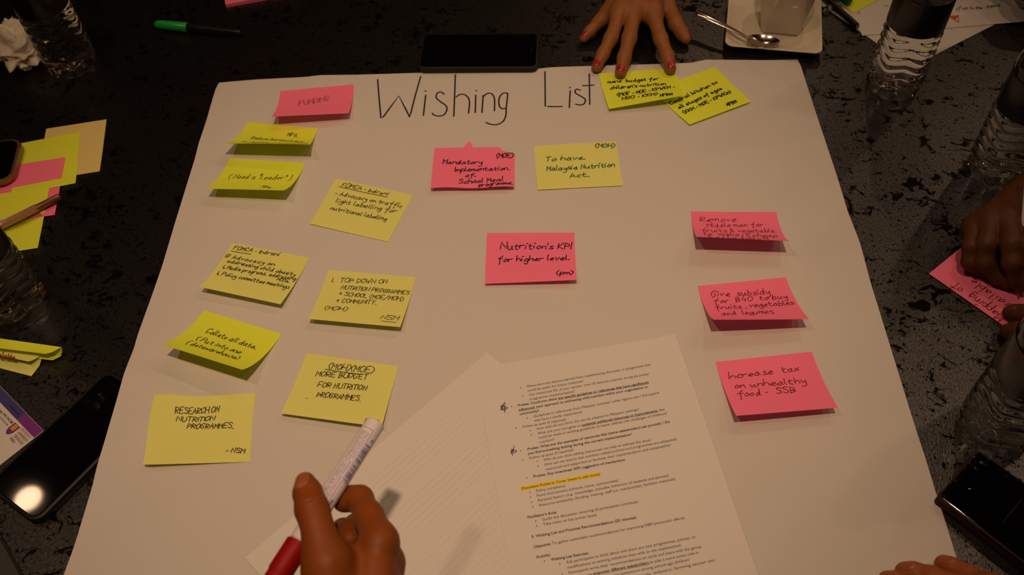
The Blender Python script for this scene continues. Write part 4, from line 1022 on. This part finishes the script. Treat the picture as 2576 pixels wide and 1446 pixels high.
# ================================================================== people: hands over the table
def J(px, py, z): return G(px, py, z)
def sleeve(parent, pts, radii, m, name='sleeve'):
    b = MB(); P = catmull(pts, 5); R = np.interp(np.linspace(0, 1, len(P)), np.linspace(0, 1, len(radii)), radii)
    R = R*(1+.03*np.sin(np.arange(len(P))*1.7)); tube(b, P, R, 24); b.mk(name, m, parent, True)
CAMD = lambda p: unit(CAM-np.asarray(p))

# --- person at the far side pressing down a note (red nails)
def hand_far():
    jt = dict(p=[(1536, 27, .030, .0088), (1506, 55, .021, .0078), (1485, 78, .0135, .0069), (1469, 96, .0085, .0062)],
              r=[(1561, 30, .036, .0098), (1537, 97, .0255, .0089), (1517, 136, .0165, .0079), (1501, 168, .0095, .0071)],
              m=[(1597, 22, .038, .0102), (1583, 96, .028, .0093), (1570, 146, .0175, .0083), (1561, 182, .0105, .0074)],
              i=[(1641, 30, .036, .0102), (1662, 98, .0265, .0090), (1679, 141, .017, .0081), (1687, 173, .0100, .0073)],
              t=[(1652, -35, .026, .0120), (1678, 10, .022, .0108), (1700, 60, .016, .0098), (1716, 84, .0115, .0085), (1725, 98, .0095, .0070)])
    C_ = {k: [(J(a, b_, c), r) for a, b_, c, r in v] for k, v in jt.items()}
    wr = J(1608, -135, .040); el = wr+np.array([.05, .30, .06])
    wl, wR = wr+np.array([-.012, 0, 0]), wr+np.array([.012, 0, 0])
    palm = [(wl, C_['p'][0][0]+[0, 0, -.004], .019, .0115), (wl, C_['r'][0][0], .020, .0125), (wr, C_['m'][0][0], .021, .0128), (wR, C_['i'][0][0], .020, .0125), (wR, C_['t'][0][0], .019, .0140),
            (C_['p'][0][0]-[0, 0, .004], C_['r'][0][0]-[0, 0, .003], .0105, .012), (C_['r'][0][0], C_['m'][0][0], .012, .0125), (C_['m'][0][0], C_['i'][0][0], .0125, .012),
            (C_['t'][0][0], C_['i'][0][0]-[0, 0, .008], .012, .0105), (wl, el, .021, .030), (wR, el, .021, .030)]
    fingers = [chain(*C_[k]) for k in 'prmit']
    wrk = []
    for k in 'prmi':
        P = [c[0] for c in C_[k]]
        wrk += [(P[1], P[2]-P[0], UP, .0009, .0031, .0046, .015), (P[2], P[3]-P[1], UP, .0005, .0026, .003, .012)]
    V, F = flesh(palm, fingers, .0013, kp=.009, wr=wrk)
    root = thing('person', np.array([*el[:2], 0]), 'hand with red painted nails, fingers spread to hold down a lime note', 'person')
    hd = mk('arm', V, F, SKIN, root, True); bv = bvh_of(V, F)
    for k, hw, hl in (('p', .0042, .0045), ('r', .0050, .0052), ('m', .0052, .0052), ('i', .0051, .0052), ('t', .0050, .0060)):
        P = [c[0] for c in C_[k]]; a = unit(P[-1]-P[-2]); c = P[-1]+a*(-.0022 if k != 't' else -.003)
        up = unit(UP*.9+a*.2) if k != 't' else unit(UP*.55+np.array([.75, .1, 0]))
        nail(hd, bv, c, a, up, hw, hl, NAILR)
    sleeve(hd, [wr+(el-wr)*.42, wr+(el-wr)*.7, el, el+(el-wr)*.25], [.036, .040, .044, .046], SLEEVE)
hand_far()

# --- hand holding the marker, near side
def Z(x, y): return 680+x/5.056, 1160+y/5.056
def jz(x, y, z): return G(*Z(x, y), z)
ZM = .180
m0, m1 = G(946, 1062, ZM), G(700, 1446, ZM-.004)
MD = unit(m1-m0)
def marker():
    R_ = .0074
    t = thing('whiteboard_marker', m0-UP*R_, 'white whiteboard marker with red cap and blue barcode, held in the near hand', 'marker')
    V, F = lathe(m0, MD, [(0, .0058), (.0004, .0068), (.0012, R_), (.1005, R_), (.101, .0066), (.106, .0066)], 36); br = mk('barrel', V, F, WHITEB, t, True)
    V, F = lathe(m0, MD, [(.1015, R_+.0003), (.1022, R_+.0014), (.124, R_+.0014), (.1255, R_+.0008), (.1285, R_+.0002), (.150, R_-.0006), (.1515, R_-.0022)], 36); mk('cap', V, F, REDC, t, True)
    b = MB()
    for k in range(10):
        an = k*2*math.pi/10; x, y, a = frame(MD); dr = x*math.cos(an)+y*math.sin(an); P = [m0+MD*s_+dr*(R_+.0002-.0006*(s_-.127)/.02) for s_ in np.linspace(.1275, .148, 4)]
        tube(b, P, .0007, 6)
    # grip ribs are part of the cap's moulding
    b.mk('cap_ribs', REDC, t, True)
    # print: barcode, boxed small print and maker's name on the camera side
    vw = CAMD(m0+MD*.05); nn = unit(vw-MD*(vw @ MD)); side = np.cross(nn, MD)      # side: to the marker's right seen from the camera
    if PR(m0+side*.005)[0] < PR(m0)[0]: side = -side
    def wrap(s_, an): return m0+MD*s_+(R_+.00018)*(nn*math.cos(an)+side*math.sin(an))
    def strip(bb, s0_, s1_, a0, a1):
        k = 5; V = [wrap(s_, a0+(a1-a0)*i/(k-1)) for s_ in (s0_, s1_) for i in range(k)]; bb.add(V, gridF(k, 2))
    b = MB(); s_ = .020; r3 = np.random.default_rng(5)
    while s_ < .052:
        wbar = r3.choice([.00035, .0006, .001]); strip(b, s_, s_+wbar, .32, .98); s_ += wbar+r3.choice([.0004, .0006, .001])
    b.mk('barcode', BLUEP, br)
    b = MB()
    for a0, a1, s0_, s1_ in ((.20, .23, .009, .072), (-.95, .23, .009, .0093)): strip(b, s0_, s1_, a0, a1)
    def txt(s, s0_, s1_, a0, hgt, bold=False):
        Vt, Ft = text_raw(s, bold); k = (s1_-s0_)/Vt[:, 0].max()
        # reads along the barrel from the tip end towards the far end
        b.add([wrap(s1_-v[0]*k, a0-v[1]*hgt/R_) for v in Vt], Ft)
    txt('shachihata', .0665, .084, .62, .0036, True)
    for a0, s in ((.02, 'WHITEBOARD MARKER  NON TOXIC INK'), (-.2, 'FOR USE ON WHITEBOARD  WIPE WITH DRY CLOTH'), (-.42, 'XYLENE FREE  KEEP CAP ON WHEN NOT IN USE'), (-.64, 'STORE HORIZONTALLY  MADE IN MALAYSIA')):
        txt(s, .012, .068, a0, .0015)
    txt('A', .0145, .017, .86, .003, True)
    b.mk('printed_text', BLUEP, br)
marker()
def hand_near():
    th = [(jz(445, 262, .2005), .0068), (jz(474, 400, .2015), .0092), (jz(530, 610, .2035), .0107), (jz(588, 800, .203), .0098), (jz(640, 1010, .200), .0114), (jz(725, 1300, .194), .0158)]
    ix = [(jz(1400, 1010, .182), .0118), (jz(1250, 700, .176), .0100), (jz(1138, 480, .168), .0091), (jz(1000, 472, .164), .0083), (jz(925, 510, .1645), .0074)]
    md = [(jz(1450, 1300, .164), .0118), (jz(1240, 850, .136), .0095), (jz(1085, 830, .142), .0084), (jz(1015, 880, .152), .0078), (jz(1015, 985, .158), .0075)]
    rg = [(jz(1430, 1480, .150), .0112), (jz(1120, 900, .118), .0090), (jz(930, 885, .126), .0086), (jz(885, 930, .138), .0080), (jz(900, 1010, .146), .0072)]
    pk = [(jz(1400, 1620, .140), .0100), (jz(1180, 1120, .112), .0082), (jz(1030, 1000, .114), .0076), (jz(960, 1050, .128), .0068)]
    wr = jz(1020, 2130, .176); el = np.array([-.15, -.10, .155])
    a = unit(el-wr); sd = unit(np.cross(a, UP)); sd = sd if sd[0] > 0 else -sd
    wl, w2 = wr-sd*.011, wr+sd*.012-UP*.004
    palm = [(wl, th[-1][0], .021, .0165), (w2, ix[0][0]+(wr-ix[0][0])*.12, .021, .0120), (w2, md[0][0], .021, .0120), (w2, rg[0][0], .020, .0115), (w2, pk[0][0], .020, .0105),
            (jz(760, 1320, .186), jz(1360, 1225, .174), .0105, .0105), (ix[0][0], md[0][0], .0110, .0115), (md[0][0], rg[0][0], .0115, .011), (rg[0][0], pk[0][0], .011, .0100),
            (jz(850, 1560, .180), jz(1330, 1480, .160), .018, .016), (jz(800, 1420, .184), jz(1300, 1350, .166), .014, .0135), (wl, el, .021, .032), (w2, el, .021, .032)]
    fing = [chain(*th), chain(*ix), chain(*md), chain(*rg), chain(*pk)]
    P = [t[0] for t in th]
    wrk = [(P[2], P[3]-P[1], CAMD(P[2]), .0008, .0036, .0050, .018), (ix[2][0], ix[2][0]-ix[1][0], UP, .0003, .003, .004, .014), (th[3][0]*.5+th[4][0]*.5, P[4]-P[3], CAMD(P[3]), .0002, .004, .004, .016)]
    V, F = flesh(palm, fing, .0012, kp=.0065, kf=.005, kw=.006, wr=wrk)
    root = thing('person', np.array([*el[:2], 0]), 'hand gripping the red-capped marker between thumb and forefinger', 'person')
    hd = mk('arm', V, F, SKIN2, root, True); bv = bvh_of(V, F)
    c = jz(440, 305, .2015); a = unit(th[0][0]-th[1][0]); n_ = unit(CAMD(c)-np.array([.25, 0, 0])); nail(hd, bv, c, a, n_, .0060, .0078, NAILN)
    sleeve(hd, [wr+(el-wr)*.40, wr+(el-wr)*.65, el, el+(el-wr)*.3], [.037, .041, .046, .048], SLEEVE2)
hand_near()

# --- person writing at the right edge: both hands and the note
z = .0012
nTR = G(2337, 688, z); nd = unit(G(2530, 823, z)-nTR); nv_ = np.array([-nd[1], nd[0], 0])
tl_ = nTR+nd*.101
V = [nTR, nTR+nv_*.076, tl_+nv_*.076, tl_]
wn = tag(mk('sticky_note', V, [(0, 3, 2, 1)], PINK), 'pink sticky note being written on under the dark hand at the right', 'sticky note')
for tx, x0, y0, x1, y1, ht in (('Mapping', 2531, 797, 2446, 738, .011), ('of', 2424, 727, 2400, 712, .0095), ('Available', 2560, 778, 2450, 702, .010)):
    b = MB(); a_, c_ = G(x0, y0, z+.0003), G(x1, y1, z+.0003); ex = unit(c_-a_); ey = np.array([-ex[1], ex[0], 0]); ey = -ey if ey[1] > 0 else ey
    st, W_ = glyph_runs(tx, .2); k_ = np.linalg.norm(c_-a_)/W_
    for P in st: ribbon(b, a_+np.outer(P[:, 0]*k_, ex)+np.outer(P[:, 1]*ht/6, ey), .0008, UP)
    b.mk('handwriting', INKM, wn)
pt, pe = G(2562, 753, .0016), G(2596, 395, .115)
def pen_right():
    d = unit(pe-pt); t = thing('pen', pt, 'slim white ballpoint pen with a black ring, held by the writing hand', 'pen')
    V, F = lathe(pt, d, [(.010, .0022), (.018, .0040), (.022, .0045), (.135, .0045), (.138, .003)], 24); mk('barrel', V, F, WHITEB, t, True)
    V, F = lathe(pt, d, [(0, .0004), (.003, .0009), (.010, .0021)], 20); mk('tip', V, F, BROWNM, t, True)
    V, F = lathe(pt, d, [(.066, .0046), (.0663, .0047), (.0672, .0047), (.0675, .0046)], 24); mk('ring', V, F, BLKP, t, True)
pen_right()
def hand_writing():
    Y = lambda x, y, zz: G(2360+x/3.1435, 440+y/3.1435, zz)
    pk = [(Y(300, 400, .036), .0100), (Y(262, 560, .034), .0082), (Y(250, 690, .0205), .0078), (Y(330, 740, .0105), .0070), (Y(410, 770, .0095), .0064)]
    rg = [(Y(420, 350, .046), .0112), (Y(385, 540, .044), .0095), (Y(368, 690, .028), .0090), (Y(470, 800, .0150), .0080), (Y(540, 845, .0120), .0070)]
    md = [(Y(560, 350, .052), .0118), (Y(575, 540, .052), .0102), (Y(585, 690, .040), .0096), (Y(620, 820, .0215), .0084), (Y(655, 870, .0150), .0074)]
    ix = [(Y(720, 380, .056), .0118), (Y(755, 560, .056), .0100), (Y(760, 700, .044), .0092), (Y(725, 820, .028), .0082), (Y(690, 870, .0185), .0072)]
    tb = [(Y(850, 300, .045), .0140), (Y(860, 560, .040), .0110), (Y(800, 740, .034), .0100), (Y(745, 850, .024), .0080)]
    wr = Y(770, 200, .044); el = wr+np.array([.27, .06, .03]); a = unit(el-wr); sd = unit(np.cross(a, UP)); sd = sd if sd[1] > 0 else -sd
    wa, wb = wr+sd*.011, wr-sd*.011
    palm = [(wa, pk[0][0], .019, .0110), (wa, rg[0][0], .020, .0125), (wr, md[0][0], .021, .0130), (wb, ix[0][0], .020, .0130), (wb, tb[0][0], .019, .014),
            (pk[0][0], rg[0][0], .0105, .012), (rg[0][0], md[0][0], .012, .0125), (md[0][0], ix[0][0], .0125, .0125), (pk[0][0]-UP*.012, wa-UP*.012, .012, .016), (wa, el, .021, .030), (wb, el, .021, .030)]
    wrk = []
    for f in (pk, rg, md): wrk.append((f[2][0], f[3][0]-f[1][0], unit(UP+CAMD(f[2][0])), .0005, .003, .0042, .015))
    V, F = flesh(palm, [chain(*f) for f in (pk, rg, md, ix, tb)], .0014, kp=.008, kf=.005, kw=.007, wr=wrk)
    # the other hand steadies the note
    U = lambda x, y, zz: G(2360+x/3.1435, 440+y/3.1435, zz)
    t2 = [(U(565, 1085, .0090), .0068), (U(620, 1095, .0115), .0088), (U(720, 1110, .017), .0102), (U(850, 1130, .022), .012)]
    i2 = [(U(565, 1240, .0095), .0088), (U(640, 1240, .015), .0098), (U(740, 1260, .024), .0102), (U(900, 1290, .034), .0125)]
    m2 = [(U(580, 1370, .0085), .0076), (U(660, 1370, .014), .0092), (U(760, 1380, .022), .0100), (U(910, 1390, .032), .0120)]
    w2 = U(1150, 1260, .038); e2_ = w2+np.array([.22, -.05, .05])
    palm2 = [(w2, t2[-1][0], .022, .013), (w2, i2[-1][0], .022, .0135), (w2, m2[-1][0], .021, .013), (i2[-1][0], m2[-1][0], .0125, .012), (t2[-1][0], i2[-1][0], .012, .0125), (w2, e2_, .026, .031)]
    V2, F2 = flesh(palm2, [chain(*f) for f in (t2, i2, m2)], .0015, kp=.008, kf=.005, kw=.007)
    root = thing('person', np.array([*el[:2], 0]), 'person with dark brown hands writing on the pink note at the right edge', 'person')
    h1 = mk('writing_arm', V, F, SKIN3, root, True); h2 = mk('steadying_arm', V2, F2, SKIN3, root, True)
    bv = bvh_of(V2, F2); c = U(575, 1083, .01); nail(h2, bv, c, unit(t2[0][0]-t2[1][0]), UP, .0050, .0058, NAILD)
    sleeve(h1, [wr+(el-wr)*.35, wr+(el-wr)*.7, el, el+(el-wr)*.2], [.035, .039, .043, .045], SLEEVE)
    sleeve(h2, [w2+(e2_-w2)*.35, w2+(e2_-w2)*.7, e2_, e2_+(e2_-w2)*.2], [.035, .039, .043, .045], SLEEVE)
hand_writing()

# --- fingers resting on the paper at the lower right
def hand_corner():
    U = lambda x, y, zz: G(2240+x/7.667, 1370+y/7.667, zz)
    a_ = [(U(255, 490, .0078), .0066), (U(450, 520, .0110), .0076), (U(800, 620, .0165), .0085), (U(1300, 800, .024), .0094), (U(1900, 1000, .033), .0110)]
    b_ = [(U(1015, 350, .0080), .0066), (U(1200, 440, .0112), .0076), (U(1500, 590, .0170), .0086), (U(1850, 800, .025), .0094), (U(2250, 1080, .033), .0110)]
    c_ = [(U(-70, 655, .0078), .0066), (U(110, 700, .0110), .0076), (U(500, 820, .0165), .0085), (U(1000, 980, .024), .0094), (U(1600, 1120, .033), .0108)]
    d_ = [(U(150, 950, .0078), .0060), (U(400, 1000, .013), .0072), (U(850, 1120, .020), .0082), (U(1350, 1240, .030), .0100)]
    wr = U(2500, 2000, .04); el = wr+np.array([.10, -.22, .06])
    palm = [(wr, a_[-1][0], .023, .0125), (wr, b_[-1][0], .022, .0125), (wr, c_[-1][0], .022, .0125), (wr, d_[-1][0], .021, .011), (a_[-1][0], b_[-1][0], .012, .012), (a_[-1][0], c_[-1][0], .012, .012), (c_[-1][0], d_[-1][0], .011, .0105), (wr, el, .026, .031)]
    V, F = flesh(palm, [chain(*f) for f in (a_, b_, c_, d_)], .0013, kp=.014, kf=.005, kw=.008)
    root = thing('person', np.array([*el[:2], 0]), 'reddish brown fingers with bare nails resting on the near right corner of the chart paper', 'person')
    hd = mk('arm', V, F, SKIN4, root, True); bv = bvh_of(V, F)
    for f, n_ in ((a_, unit(UP+[0, .3, 0])), (b_, unit(UP+[0, .3, 0])), (c_, UP)):
        a = unit(f[0][0]-f[1][0]); nail(hd, bv, f[0][0]-a*.003, a, n_, .0050, .0075, NAILN)
    sleeve(hd, [wr+(el-wr)*.35, wr+(el-wr)*.7, el, el+(el-wr)*.2], [.035, .039, .043, .045], SLEEVE2)
hand_corner()

# --- dark sleeve leaning in at the far right
def far_sleeve():
    q = G(2625, -55, .05); e = G(2890, -180, .10)
    root = thing('person', np.array([*e[:2], 0]), 'person in a dark sleeve leaning in over the far white sheets', 'person')
    w0 = q+np.array([-.02, .05, -.005]); hb = w0+np.array([-.055, .055, -.012])
    pal = [(q, w0, .024, .022), (w0, hb, .022, .019)]
    f = [chain((hb+np.array([dx, .01, .0]), .012), (hb+np.array([dx-.018, .05, -.004]), .0095), (hb+np.array([dx-.026, .078, -.018]), .0078)) for dx in (-.018, 0., .018)]
    f.append(chain((w0+np.array([-.01, .01, 0]), .014), (hb+np.array([-.036, .0, -.004]), .0095), (hb+np.array([-.05, .03, -.016]), .0080)))
    V, F = flesh(pal, f, .0018); hd = mk('arm', V, F, SKIN3, root, True)
    sleeve(hd, [w0*.3+q*.7, q, q*.5+e*.5, e], [.030, .034, .040, .046], SLEEVE)
far_sleeve()

bpy.data.objects.remove(_txo); bpy.data.curves.remove(_txt)
